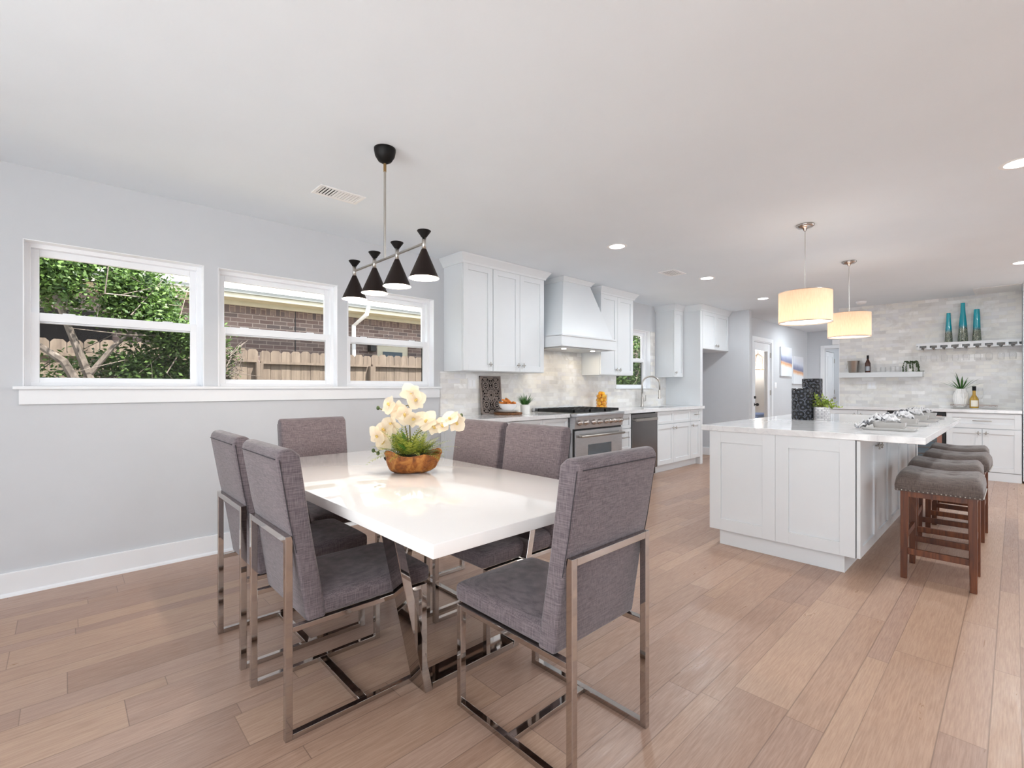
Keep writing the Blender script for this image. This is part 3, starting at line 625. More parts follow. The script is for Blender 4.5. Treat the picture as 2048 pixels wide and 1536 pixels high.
t = thing('sink', 'stainless undermount sink below the faucet', 'sink', (6.47, 3.68, .66)); mk('basin', bm, 'steel', t); bm = nb(); lathe(bm, [(.04, .681), (.03, .684)], (6.47, 3.68, 0), 16); mk('drain', bm, 'darksteel', t)
# faucet
t = thing('faucet', 'tall brushed spring faucet arching over the sink', 'faucet', (6.42, 3.91, .915))
fx, fy = 6.42, 3.91
bm = nb(); lathe(bm, [(.03, .915), (.03, .922), (.022, .93), (.02, 1.05), (.014, 1.06), (.014, 1.12)], (fx, fy, 0), 16); mk('base', bm, 'nickel', t, smooth=True)
bm = nb(); pts = [(fx, fy, 1.10)]+[(fx+.10-.10*cos(a), fy-.09+.09*cos(a), 1.26+.115*sin(a)) for a in [pi*k/14 for k in range(15)]]+[(fx+.2, fy-.18, 1.15)]; tube(bm, pts, .013, 10); mk('spout', bm, 'nickel', t, smooth=True)
bm = nb(); tube(bm, [(fx+.2, fy-.18, 1.17), (fx+.2, fy-.18, 1.06)], .018, 12); tube(bm, [(fx+.2, fy-.18, 1.06), (fx+.2, fy-.18, 1.035)], .024, 12); mk('spray_head', bm, 'nickel', t)
bm = nb(); tube(bm, [(fx+.02, fy, 1.0), (fx+.05, fy-.03, 1.0), (fx+.055, fy-.03, 1.09)], .006, 8); mk('lever', bm, 'nickel', t)
# range
t = thing('range', 'stainless steel gas range with eight knobs under the hood', 'stove', (4.55, 3.6, 0)); rx0, rx1 = 4.09, 5.012
bm = nb(); box(bm, rx0, rx1, 3.36, YN-.03, .10, .80); box(bm, rx0, rx1, 3.36, YN-.03, .80, .877); mk('body', bm, 'steel', t, bevel=.002)
bm = nb(); box(bm, rx0, rx1, 3.295, YN-.03, .878, .918); mk('cooktop', bm, 'steel', t, bevel=.006, seg=3)
bm = nb(); hexa(bm, [(rx0-.002, 3.330, .747), (rx1+.002, 3.330, .747), (rx1+.002, 3.375, .747), (rx0-.002, 3.375, .747)], [(rx0-.002, 3.312, .877), (rx1+.002, 3.312, .877), (rx1+.002, 3.375, .877), (rx0-.002, 3.375, .877)]); mk('control_panel', bm, 'steel', t)
bm = nb(); F = face_s(0, 3.36)
for xx in (4.165, 4.27, 4.42, 4.525, 4.66, 4.755, 4.85, 4.94):
    bm = nb(); m = Matrix.Rotation(R(80), 4, 'X'); lathe(bm, [(.033, 0), (.033, .009), (.027, .012), (.024, .044), (.018, .05), (0, .05)], (xx, 3.322, .812), 20, M4=m); mk('knob', bm, 'chrome', t, smooth=True)
bm = nb(); box(bm, rx0+.012, rx1-.012, 3.325, 3.36, .17, .725); dr = mk('oven_door', bm, 'steel', t, bevel=.003)
bm = nb(); box(bm, rx0+.24, rx1-.24, 3.320, 3.326, .30, .56); mk('oven_window', bm, 'fridgeglass', dr, bevel=.002)
bm = nb(); tube(bm, [(rx0+.05, 3.265, .665), (rx1-.05, 3.265, .665)], .014, 12)
for xx in (rx0+.07, rx1-.07): tube(bm, [(xx, 3.325, .665), (xx, 3.262, .665)], .016, 10)
mk('handle', bm, 'nickel', dr, smooth=True)
bm = nb(); box(bm, rx0+.005, rx1-.005, 3.345, 3.36, .725, .745); box(bm, rx0, rx0+.012, 3.345, 3.36, .12, .745); mk('door_gap', bm, 'blackmetal', t)
bm = nb()
for k in range(3):
    gx = rx0+.03+k*.29; 
    for yy in (3.36, 3.5, 3.64, 3.78, 3.90): box(bm, gx, gx+.28, yy, yy+.012, .925, .955)
    for xx in (gx, gx+.09, gx+.18, gx+.268): box(bm, xx, xx+.012, 3.36, 3.912, .925, .957)
    for yy in (3.50, 3.77): lathe(bm, [(.05, .918), (.05, .93), (.03, .94)], (gx+.14, yy, 0), 16)
mk('burner_grate', bm, 'blackmetal', t)
bm = nb(); box(bm, rx0, rx1, 3.935, YN-.03, .918, .965); mk('backguard', bm, 'steel', t, bevel=.003)
bm = nb()
for xx in (rx0+.05, rx1-.05):
    for yy in (3.42, 3.9): lathe(bm, [(.02, 0), (.02, .1)], (xx, yy, 0), 10)
mk('foot', bm, 'steel', t)
# dishwasher
t = thing('dishwasher', 'dark stainless dishwasher with bar handle left of the sink cabinet', 'dishwasher', (5.665, 3.7, 0))
bm = nb(); box(bm, 5.342, 5.988, BY+.03, YN-.05, .02, .872); mk('tub', bm, 'blackmetal', t)
bm = nb(); box(bm, 5.348, 5.982, BY-.005, BY+.03, .11, .855); dr = mk('door', bm, 'darksteel', t, bevel=.003)
bm = nb(); box(bm, 5.40, 5.93, BY-.045, BY-.03, .765, .80)
for xx in (5.41, 5.9): box(bm, xx, xx+.02, BY-.032, BY-.005, .77, .795)
mk('handle', bm, 'nickel', dr, bevel=.003)
bm = nb(); box(bm, 5.342, 5.988, BY+.06, BY+.08, .02, .1); mk('toe_kick', bm, 'cab', t)
# ================================================================== ISLAND
IX0, IX1, IY0, IY1 = 3.67, 6.25, .675, 1.64
t = thing('island_cabinet', 'long white kitchen island base with panelled end and hinged doors', 'kitchen island', (4.9, 1.16, 0))
bm = nb(); box(bm, IX0+.02, IX1, IY0+.02, IY1, .115, .873); mk('body', bm, 'cab', t)
bm = nb(); box(bm, IX0+.035, IX1-.04, .765, 1.575, 0, .115); mk('toe_kick', bm, 'cab', t, bevel=.001)
Fw = face_w(IX0+.02, 0)
for a, b in ((-1.64, -1.17), (-1.17, -.70)):
    mk('end_panel', shaker(Fw, a, b, .117, .873, rail=.085, g=.0006), 'cab', t, bevel=.001)
bm = nb(); fbox(bm, Fw, -.703, -.699, 0, .012, .117, .873); mk('panel_gap', bm, 'gap', t)
Fs = face_s(0, IY0+.02); xs = [3.672, 4.185, 4.70, 5.215, 5.73, 6.248]
kn = [4.145, 4.235, 5.165, 5.26, 6.2]
for a, b, k in zip(xs, xs[1:], kn): add_door(t, Fs, a, b, .118, .870, (k, .80))
bm = nb(); hx = 3.655, 6.26, .36, 1.70
box(bm, *hx, .873, .915); tag(mk('island_countertop', bm, 'quartz', bevel=.003), 'large white quartz island worktop with seating overhang', 'countertop')
# ================================================================== STONE WALL RUN
EX = 8.74
Fe = face_w(EX+.02, 0)
t = thing('base_cabinet', 'white cabinet with one wide drawer over two doors under the stone wall', 'cabinet', (9.05, .3, 0), group='base cabinets along the stone wall')
bm = nb(); box(bm, EX+.02, STX-.002, -.055, .650, .11, .873); mk('body', bm, 'cab', t)
bm = nb(); box(bm, EX+.005, STX-.002, -.055, .650, 0, .108); mk('toe_kick', bm, 'cab', t)
for a, b, k in ((-.648, -.30, -.335), (-.30, .053, -.262)): add_door(t, Fe, a, b, .113, .665, (k, .61))
d = add_door(t, Fe, -.648, .053, .67, .868, name='drawer'); bar_handle(d, Fe, -.39, -.21, .77)
t = thing('wine_fridge', 'black framed glass door wine fridge beside the stools', 'wine fridge', (9.05, .97, 0))
bm = nb(); box(bm, EX+.03, STX-.002, .655, 1.28, 0, .87); mk('body', bm, 'blackmetal', t)
bm = nb()
for a, b, c, d in ((.658, .69, .1, .865), (1.245, 1.277, .1, .865), (.69, 1.245, .82, .865), (.69, 1.245, .1, .14)): box(bm, EX-.01, EX+.03, a, b, c, d)
dr = mk('door_frame', bm, 'blackmetal', t)
bm = nb(); box(bm, EX, EX+.004, .74, 1.245, .14, .82); mk('glass', bm, 'fridgeglass', dr)
bm = nb(); box(bm, EX-.005, EX+.002, .69, .742, .14, .82); mk('door_stile', bm, 'copper', dr)
bm = nb()
for k in range(7): box(bm, EX-.006, EX-.002, .745, 1.24, .19+k*.09, .205+k*.09)
mk('shelf_edge', bm, 'darksteel', t)
t = thing('base_cabinet', 'white cabinet hidden behind the island under the stone wall', 'cabinet', (9.05, 1.64, 0), group='base cabinets along the stone wall')
bm = nb(); box(bm, EX+.02, STX-.002, 1.285, 1.995, 0, .873); mk('body', bm, 'cab', t)
for a, b, k in ((-1.993, -1.64, -1.68), (-1.64, -1.287, -1.60)): add_door(t, Fe, a, b, .113, .868, (k, .8))
bm = nb(); box(bm, EX-.02, STX-.002, -.058, 1.998, .874, .915); tag(mk('back_countertop', bm, 'quartz', bevel=.003), 'white quartz worktop along the stone tiled wall', 'countertop')
t = thing('pantry_cabinet', 'tall white pantry cabinet at the right edge of the stone wall', 'cabinet', (9.0, -.4, 0))
bm = nb(); box(bm, EX, STX-.002, -.66, -.064, .03, CZ-.002); mk('body', bm, 'cab', t, bevel=.002)
bm = nb(); box(bm, EX+.05, STX-.02, -.65, -.075, 0, .03); mk('toe_kick', bm, 'blackmetal', t)
# floating shelves
SF = 9.18
bm = nb(); box(bm, SF, STX-.001, .94, 1.97, 1.366, 1.442); tag(mk('floating_shelf', bm, 'cab', bevel=.002), 'lower white floating shelf with bottle and ice bucket', 'shelf')
t = thing('floating_shelf', 'upper white floating shelf with slots holding stemware', 'shelf', (9.28, .47, 1.77))
gy = [.934, .819, .705, .589, .476, .362, .249, .134, .023]
bm = nb(); box(bm, SF, STX-.001, -.055, 1.012, 1.815, 1.854); mk('board', bm, 'cab', t)
bm = nb(); edges = [1.012]+[v for g in gy for v in (g+.019, g-.019)]+[-.055]
for k in range(0, len(edges), 2): 
    a, b = edges[k], edges[k+1]
    # T-shaped rails: narrow neck above, wide lip below
    box(bm, SF, STX-.001, b, a, 1.766, 1.782); box(bm, SF, STX-.001, b+.02, a-.02, 1.782, 1.815)
mk('stemware_rail', bm, 'cab', t)
def glass_prof(foot=.034, h=.20, bowl=.036): return [(foot, 0), (foot*.95, .003), (.006, .008), (.0035, .02), (.0035, h*.45), (.012, h*.48), (bowl*.8, h*.56), (bowl, h*.7), (bowl*.85, h)]
def stemware(name, label, loc, group, flip=False, h=.2, bowl=.036, foot=.034, cat='glass'):
    bm = nb(); pr = glass_prof(foot, h, bowl); pr = pr+[(r-.0012, z) for r, z in pr[::-1][:4]]
    lathe(bm, pr, (0, 0, 0), 20, cap=False)
    if flip: bmesh.ops.scale(bm, verts=bm.verts, vec=(1, 1, -1))
    o = mk(name, bm, 'glass', smooth=True); o.location = loc; return tag(o, label, cat, group)
M['foot'] = plain('smoky_glass_foot', srgb(128, 126, 124), .1, nv=.05)
ordn = ['leftmost', 'second from the left', 'third from the left', 'fourth from the left', 'middle', 'fourth from the right', 'third from the right', 'second from the right', 'rightmost']
for k, g in enumerate(gy):
    t = thing('wine_glass', 'clear wine glass hanging upside down under the upper shelf, %s' % ordn[k], 'wine glass', (9.24, g, 1.785), group='stemware hanging under the upper shelf')
    bm = nb(); lathe(bm, [(.034, 0), (.034, .003), (.008, -.012+.0), (.004, -.03)][::-1], (0, 0, 0), 20); mk('foot', bm, 'foot', t, world=False, smooth=True)
    bm = nb(); h = .2; pr = [(.004, -.03), (.004, -.085), (.015, -.092), (.03, -.105), (.037, -.135), (.031, -.195), (.0298, -.195), (.0358, -.135), (.028, -.107)]; lathe(bm, pr, (0, 0, 0), 20, cap=False); mk('bowl', bm, 'glass', t, world=False, smooth=True)
# teal vases
for k, (y, hh, r0, r1, lab) in enumerate([(.659, .42, .045, .022, 'short teal tapered vase at the left on the upper shelf'), (.51, .545, .056, .023, 'tallest teal tapered vase in the middle of the upper shelf'), (.369, .44, .048, .030, 'teal tapered vase at the right with speckled lower half')]):
    bm = nb(); lathe(bm, [(r0*.9, 0), (r0, .01), (r0*.97, hh*.1), (r0*.8, hh*.4), (r1*1.15, hh*.8), (r1, hh), (r1*.8, hh), (r1*.8, hh*.9)], (0, 0, 0), 28); o = mk('tapered_vase', bm, 'teal', smooth=True); smooth_angle(o, 50); o.location = (9.235, y, 1.855); tag(o, lab, 'vase', 'teal vases on the upper shelf')
# ice bucket
t = thing('ice_bucket', 'stainless steel ice bucket on the lower shelf', 'ice bucket', (9.265, 1.79, 1.443))
bm = nb(); lathe(bm, [(.062, 0), (.068, .008), (.085, .185), (.088, .19), (.082, .188), (.064, .01), (0, .01)], (0, 0, 0), 32); o = mk('bucket', bm, 'nickel', t, world=False); smooth_angle(o, 45)
bm = nb(); tube(bm, [(-.02, .09+.03*sin(a)*0+.0, .12) if 0 else (0, .088+.012*sin(a/2), .10+.035*cos(a)) for a in [2*pi*k/12 for k in range(13)]], .004, 6); mk('ring_handle', bm, 'nickel', t, world=False)
# dark bottle
def bottle(name, label, loc, r, h, body, cap, lab, labz, shoulder=.55, neck=.4):
    t = thing(name, label, 'bottle', loc)
    bm = nb(); lathe(bm, [(r*.9, 0), (r, .006), (r, h*shoulder), (r*.75, h*(shoulder+.08)), (r*.38, h*(shoulder+.2)), (r*.34, h*.97), (r*.4, h*.975), (r*.4, h), (0, h)], (0, 0, 0), 24); o = mk('glass_body', bm, body, t, world=False); smooth_angle(o, 50)
    bm = nb(); lathe(bm, [(r*.42, h*.8), (r*.42, h*1.004), (0, h*1.004)], (0, 0, 0), 20); mk('capsule', bm, cap, t, world=False, smooth=False)
    bm = nb(); n = 14; a0, a1 = labz[2], labz[3]
    vs = [[bm.verts.new((r*1.012*cos(a0+(a1-a0)*k/n), r*1.012*sin(a0+(a1-a0)*k/n), z)) for k in range(n+1)] for z in (h*labz[0], h*labz[1])]
    for k in range(n): bm.faces.new((vs[0][k], vs[0][k+1], vs[1][k+1], vs[1][k]))
    mk('paper_label', bm, lab, t, world=False); return t
bottle('beer_bottle', 'dark brown bottle with silver label on the lower shelf', (9.26, 1.605, 1.443), .037, .27, 'beer', 'black', 'silverlabel', (.1, .36, pi*.75, pi*1.3))
for k, (y, hgt) in enumerate([(1.47, .07), (1.41, .08), (1.35, .075), (1.29, .09), (1.23, .085)]):
    bm = nb(); r = .034; lathe(bm, [(0, .004), (r*.85, .004), (r, hgt), (r-.0015, hgt), (r*.85-.0015, .008), (0, .008)], (0, 0, 0), 20, cap=False)
    o = mk('tumbler', bm, 'glass', smooth=True); o.location = (9.25, y, 1.4425); tag(o, 'short clear tumbler on the lower shelf, %s from the dark bottle' % ('next', 'second', 'third', 'fourth', 'fifth')[k], 'glass', 'tumblers on the lower shelf')
# trailing plant
t = thing('trailing_plant', 'trailing succulent spilling from a white pot on the lower shelf', 'potted plant', (9.27, 1.08, 1.443))
bm = nb(); lathe(bm, [(.05, 0), (.055, .01), (.06, .12), (.055, .12), (.05, .105), (0, .105)], (0, 0, 0), 24); mk('pot', bm, 'terry', t, world=False, smooth=True)
bm = nb(); b2 = nb()
for a, L, ry in ((200, .12, 0), (150, .15, 0), (250, .13, 0), (110, .14, 0), (280, .15, 0), (180, .07, 0), (230, .05, 0)):
    ca, sa = cos(R(a)), sin(R(a)); pts = []
    for k in range(16):
        s = k/15; rad = .03+.045*min(1, s*2); z = .125+.03*sin(min(1, s*2)*pi)-max(0, s-.35)*L/.62; pts.append(V((rad*ca, rad*sa*(1.25), max(z, .012))))
    tube(bm, pts, .002, 5)
    for p in pts:
        for _ in range(4): ball(b2, p+V((random.gauss(0, .004), random.gauss(0, .004), random.gauss(0, .004))), .006, u=6, v=4)
pts = [V((-.06, -.07-.012*k, .006)) for k in range(8)]
for p in pts: ball(b2, p, .006, u=6, v=4)
mk('vine', bm, 'stem', t, world=False); mk('leaves', b2, 'leaf_ivy', t, world=False)
# back counter: tray, vase with blades, bottle, flutes
tx, ty = 9.17, .40
t = thing('wire_tray', 'oval copper wire tray on the back counter', 'tray', (tx, ty, .916))
bm = nb(); lathe(bm, [(.0, 0), (.15, 0), (.15, .003), (0, .003)], (0, 0, 0), 32, M4=Matrix.Diagonal((.72, 1.55, 1, 1))); mk('tray_base', bm, 'nickel', t, world=False)
bm = nb()
for z in (.05,): tube(bm, [(.11*cos(a), .235*sin(a), z) for a in [2*pi*k/40 for k in range(41)]], .0014, 6)
tube(bm, [(.11*cos(a), .235*sin(a), .035+.012*sin(a*8)) for a in [2*pi*k/160 for k in range(161)]], .0012, 5); mk('wire_rim', bm, 'copper', t, world=False)
t = thing('spiky_plant', 'spiky green agave in a white fluted vase on the back counter', 'potted plant', (9.16, .525, .921))
bm = nb(); n = 40; prof = [(.05, 0), (.07, .05), (.082, .12), (.075, .19), (.05, .245), (.046, .26)]; rings = []
for r, z in prof: rings.append([bm.verts.new((r*(1+.05*(k % 2))*cos(2*pi*k/n), r*(1+.05*(k % 2))*sin(2*pi*k/n), z+.008)) for k in range(n)])
for a, b in zip(rings, rings[1:]):
    for k in range(n): bm.faces.new((a[k], a[(k+1) % n], b[(k+1) % n], b[k]))
bm.faces.new(rings[0][::-1]); mk('fluted_vase', bm, 'terry', t, world=False)
def blades(bm, n, L, wd, base, rnd, droop=.5, spread=1.1, r0=.01):
    for k in range(n):
        a = 2*pi*k/n*2.4+rnd.uniform(-.2, .2); el = rnd.uniform(.15, spread); l = L*rnd.uniform(.7, 1.1); side = V((-sin(a), cos(a), 0)); prev = None; p = V(base)+V((cos(a), sin(a), 0))*r0
        for s in range(7):
            f = s/6; e = el+droop*f*f; w_ = wd*(1-f**2.2)*(.5+.9*f if f < .5 else .95)
            cur = (bm.verts.new(p-side*w_), bm.verts.new(p+V((0, 0, -w_*.35))), bm.verts.new(p+side*w_))
            if prev: bm.faces.new((prev[0], prev[1], cur[1], cur[0])); bm.faces.new((prev[1], prev[2], cur[2], cur[1]))
            prev = cur; p = p+V((cos(a)*sin(e), sin(a)*sin(e), cos(e)))*l/6
bm = nb(); blades(bm, 17, .25, .013, (0, 0, .25), random.Random(4), .35, 1.25); mk('blades', bm, 'leaf_dark', t, world=False, smooth=True)
bottle('wine_bottle', 'golden white wine bottle with black capsule on the wire tray', (9.09, .39, .923), .047, .30, 'wine', 'black', 'paper', (.08, .36, pi*.78, pi*1.32), .42)
for y, x, lab in ((.49, 9.05, 'champagne flute left of the wine bottle'), (.33, 9.15, 'champagne flute right of the wine bottle')):
    stemware('champagne_flute', lab, (x, y, .923), 'champagne flutes on the tray', h=.27, bowl=.03, foot=.03)
# outlets and switches
def plate_box(F, u, z, w_, h_, lab, cat='wall plate', name='switch_plate', gang=2):
    c = F(u, 0, z); t = thing(name, lab, cat, c); bm = nb(); fbox(bm, F, u-w_/2, u+w_/2, 0, .006, z-h_/2, z+h_/2); mk('cover', bm, 'plastic', t, bevel=.002)
    for k in range(gang):
        uu = u+(k-(gang-1)/2)*.046; bm = nb(); fbox(bm, F, uu-.016, uu+.016, .006, .009, z-.034, z+.034); mk('rocker' if 'switch' in name else 'socket', bm, 'vinyl', t, bevel=.001)
plate_box(face_s(0, YN-.012), 3.18, 1.252, .118, .118, 'white double outlet plate on the backsplash beside the carved panel', name='outlet_plate')
plate_box(face_w(STX, 0), -1.573, 1.242, .118, .118, 'white double outlet plate on the stone wall below the lower shelf', name='outlet_plate')
plate_box(face_s(0, 3.38), 10.62, 1.25, .12, .118, 'white switch plate on the corridor wall beside the glazed door', name='light_switch')
# pictures
for x0, x1, z0, z1, lab in ((10.86, 11.55, 1.445, 2.06, 'abstract blue and copper canvas, the higher one near the glazed door'), (11.66, 12.36, 1.285, 1.897, 'abstract blue and copper canvas, the lower one near the hall')):
    t = thing('canvas_art', lab, 'painting', ((x0+x1)/2, 3.36, z0), group='pair of abstract canvases in the corridor')
    bm = nb(); box(bm, x0+.003, x1-.003, 3.352, 3.379, z0+.003, z1-.003); mk('stretcher', bm, 'trim', t)
    bm = nb(); box(bm, x0, x1, 3.345, 3.352, z0, z1); mk('painted_canvas', bm, 'canvas', t)
# ================================================================== CEILING FIXTURES
CANS = [(3.73, 2.534), (5.60, 2.534), (7.485, 2.55), (4.046, -.02), (7.29, -.05), (-.6, -1.2), (1.3, -2.8), (3.6, -2.5), (5.9, -2.5), (8.2, -2.5), (1.3, -4.2), (4.6, -4.2), (8.2, -4.2), (11.2, 1.4), (11.2, -1.6), (10.9, 2.6), (13.7, 1.9)]  # entries beyond the individually labelled ones are unseen lights added for fill
labs = ['round recessed light nearest the wall cabinets', 'round recessed light over the sink aisle', 'round recessed light near the fridge alcove', 'round recessed light at the upper right edge', 'round recessed light above the right end of the stone wall']
for k, (x, y) in enumerate(CANS):
    t = thing('recessed_light', labs[k] if k < 5 else 'unseen recessed ceiling light added for fill in rooms out of view', 'ceiling light', (x, y, CZ), group='recessed ceiling lights')
    bm = nb(); lathe(bm, [(.068, -.0015), (.090, -.0015), (.092, 0)], (0, 0, 0), 32, cap=False); mk('trim_ring', bm, 'plastic', t, world=False)
    bm = nb(); lathe(bm, [(.069, -.002), (0.0, -.0025)], (0, 0, 0), 32, cap=False); mk('lens', bm, 'lens', t, world=False)
    lamp('can_light', 'AREA', (0, 0, -.006), CAN_W*(.62 if y > 2.4 and x < 4 else .9 if y > 2.4 and x < 8 else 1.2), .13, (.90, .96, 1), parent=t, shape='DISK')
def register(name, lab, x0, x1, y0, y1, slats, axis='y', cat='vent'):
    t = thing(name, lab, cat, ((x0+x1)/2, (y0+y1)/2, CZ)); bm = nb(); b = .022
    for q in ((x0, x0+b, y0, y1), (x1-b, x1, y0, y1), (x0+b, x1-b, y0, y0+b), (x0+b, x1-b, y1-b, y1)): box(bm, *q, CZ-.007, CZ-.0005)
    mk('frame', bm, 'plastic', t, bevel=.002)
    bm = nb(); box(bm, x0+b, x1-b, y0+b, y1-b, CZ-.0012, CZ-.0006); mk('duct', bm, 'dark_int', t)
    bm = nb(); n = slats
    for k in range(n):
        if axis == 'x': c = x0+b+(x1-x0-2*b)*(k+.5)/n; h2 = (x1-x0-2*b)/n*(.24 if (k < n*.33 or cat == 'grille') else .42); box(bm, c-h2, c+h2, y0+b, y1-b, CZ-.005, CZ-.0015)
        else: c = y0+b+(y1-y0-2*b)*(k+.5)/n; h2 = (y1-y0-2*b)/n*.27; box(bm, x0+b, x1-b, c-h2, c+h2, CZ-.005, CZ-.0015)
    mk('louvers', bm, 'plastic', t)
register('supply_vent', 'white rectangular ceiling vent left of the chandelier', 1.20, 1.51, 3.055, 3.225, 13, 'x')
register('supply_vent', 'small square ceiling vent near the range hood', 4.90, 5.18, 2.585, 2.78, 7, 'y')
register('return_grille', 'large white return air grille by the stone wall', 8.74, 9.33, -.055, .39, 14, 'x', 'grille')
t = thing('smoke_detector', 'round white smoke detector on the ceiling beside the second pendant', 'smoke detector', (8.82, 1.61, CZ))
bm = nb(); lathe(bm, [(.065, 0), (.065, -.02), (.05, -.038), (0, -.04)], (0, 0, 0), 28); mk('housing', bm, 'plastic', t, world=False, smooth=False)
bm = nb(); lathe(bm, [(.02, -.038), (.02, -.044), (0, -.044)], (0, 0, 0), 16); mk('test_button', bm, 'plastic', t, world=False)
# chandelier
CX, CYY = 1.28, 2.37
t = thing('chandelier', 'linear chandelier with four black cone shades over the dining table', 'chandelier', (CX, CYY, CZ))
bm = nb(); lathe(bm, [(.058, 0), (.058, -.012), (.052, -.04), (.036, -.066), (.012, -.08), (0, -.082)], (0, 0, 0), 32); mk('canopy', bm, 'black', t, world=False, smooth=True)
bm = nb(); tube(bm, [(0, 0, -.075), (0, 0, -.125)], .008, 12); mk('coupling', bm, 'brass', t, world=False)
bm = nb(); tube(bm, [(0, 0, -.12), (0, 0, 1.912-CZ)], .0065, 12); mk('stem', bm, 'nickel', t, world=False)
bm = nb(); tube(bm, [(0, 2.744-CYY, 1.912-CZ), (0, 1.982-CYY, 1.912-CZ)], .0065, 12); mk('bar', bm, 'nickel', t, world=False)
for yy in (2.744, 2.489, 2.24, 1.982):
    y = yy-CYY; z = lambda q: q-CZ
    bm = nb(); tube(bm, [(0, y, z(1.878)), (0, y, z(1.942))], .0105, 14); s = mk('socket', bm, 'nickel', t, world=False, smooth=True)
    bm = nb(); lathe(bm, [(.011, z(1.940)), (.034, z(1.972)), (.033, z(1.974)), (0, z(1.968))], (0, y, 0), 28); o = mk('top_cap', bm, 'black', t, world=False); smooth_angle(o, 30)
    bm = nb(); lathe(bm, [(.012, z(1.884)), (.073, z(1.742))], (0, y, 0), 36, cap=False); lathe(bm, [(.012, z(1.884)), (0, z(1.884))], (0, y, 0), 36, cap=False); c = mk('cone_shade', bm, 'shade_black', t, world=False, smooth=True)
    bm = nb(); lathe(bm, [(.0725, z(1.7421)), (.010, z(1.880))], (0, y, 0), 36, cap=False); mk('inner_lining', bm, 'inner_white', c, world=False, smooth=True)
    bm = nb(); ball(bm, (0, y, z(1.785)), .024); mk('bulb', bm, 'bulb', c, world=False, smooth=True)
    l = lamp('bulb_light', 'POINT', (0, y, z(1.760)), 7.5, .025, (1, .86, .72), parent=t)
# pendants
for x, y, lab in ((4.334, 1.161, 'peach drum pendant over the near end of the island'), (5.924, 1.185, 'peach drum pendant over the far end of the island')):
    t = thing('drum_pendant', lab, 'pendant lamp', (x, y, CZ), group='drum pendants over the island'); r = .187
    bm = nb(); lathe(bm, [(.066, 0), (.066, -.012), (.05, -.024), (.016, -.032), (.008, -.05), (0, -.05)], (0, 0, 0), 32); mk('canopy', bm, 'chrome', t, world=False, smooth=True)
    bm = nb(); tube(bm, [(0, 0, -.045), (.002, 0, -.3), (0, 0, 1.985-CZ)], .0025, 8); mk('cord', bm, 'nickel', t, world=False)
    bm = nb(); lathe(bm, [(r, 1.728-CZ), (r, 1.972-CZ)], (0, 0, 0), 56, cap=False); s = mk('drum_shade', bm, 'drum', t, world=False, smooth=True)
    bm = nb()
    for z in (1.728, 1.972): tube(bm, [(r*cos(a), r*sin(a), z-CZ) for a in [2*pi*k/56 for k in range(57)]], .0025, 5)
    for a in (0, 2.09, 4.19): tube(bm, [(0, 0, 1.972-CZ), (r*cos(a), r*sin(a), 1.972-CZ)], .002, 5)
    tube(bm, [(0, 0, 1.88-CZ), (0, 0, 1.99-CZ)], .008, 10); mk('spider_frame', bm, 'nickel', t, world=False)
    bm = nb(); lathe(bm, [(r-.004, 1.734-CZ), (0, 1.734-CZ)], (0, 0, 0), 48, cap=False); mk('diffuser', bm, 'diffuser', t, world=False)
    bm = nb(); ball(bm, (0, 0, 1.85-CZ), .03); mk('bulb', bm, 'bulb', t, world=False)
    lamp('pendant_light', 'POINT', (0, 0, 1.80-CZ), .95, .05, (1, .80, .64), parent=t)
# ================================================================== DINING TABLE
t = thing('dining_table', 'glossy white rectangular dining table on polished metal trapezoid legs', 'table', (1.262, 2.15, 0))
bm = nb(); box(bm, .767, 1.757, 1.141, 3.165, .717, .76); mk('tabletop', bm, 'white_gloss', t, bevel=.003, seg=3)
for y0 in (1.60, 2.60):
    y1 = y0+.10
    b2 = nb(); box(b2, 1.074, 1.521, y0+.001, y1-.001, 0, .028); mk('base_plate', b2, 'chrome', t, bevel=.0015)
    for s, xb, xt in ((1, 1.04, .885), (-1, 1.555, 1.71)):
        b2 = nb(); hexa(b2, [(xb, y0, .0), (xb+s*.035, y0, .0), (xb+s*.035, y1, .0), (xb, y1, .0)], [(xt, y0, .717), (xt+s*.035, y0, .717), (xt+s*.035, y1, .717), (xt, y1, .717)]); mk('leg', b2, 'chrome', t, bevel=.0015)
    b2 = nb(); box(b2, .885, 1.71, y0, y1, .70, .717); mk('top_rail', b2, 'chrome', t)
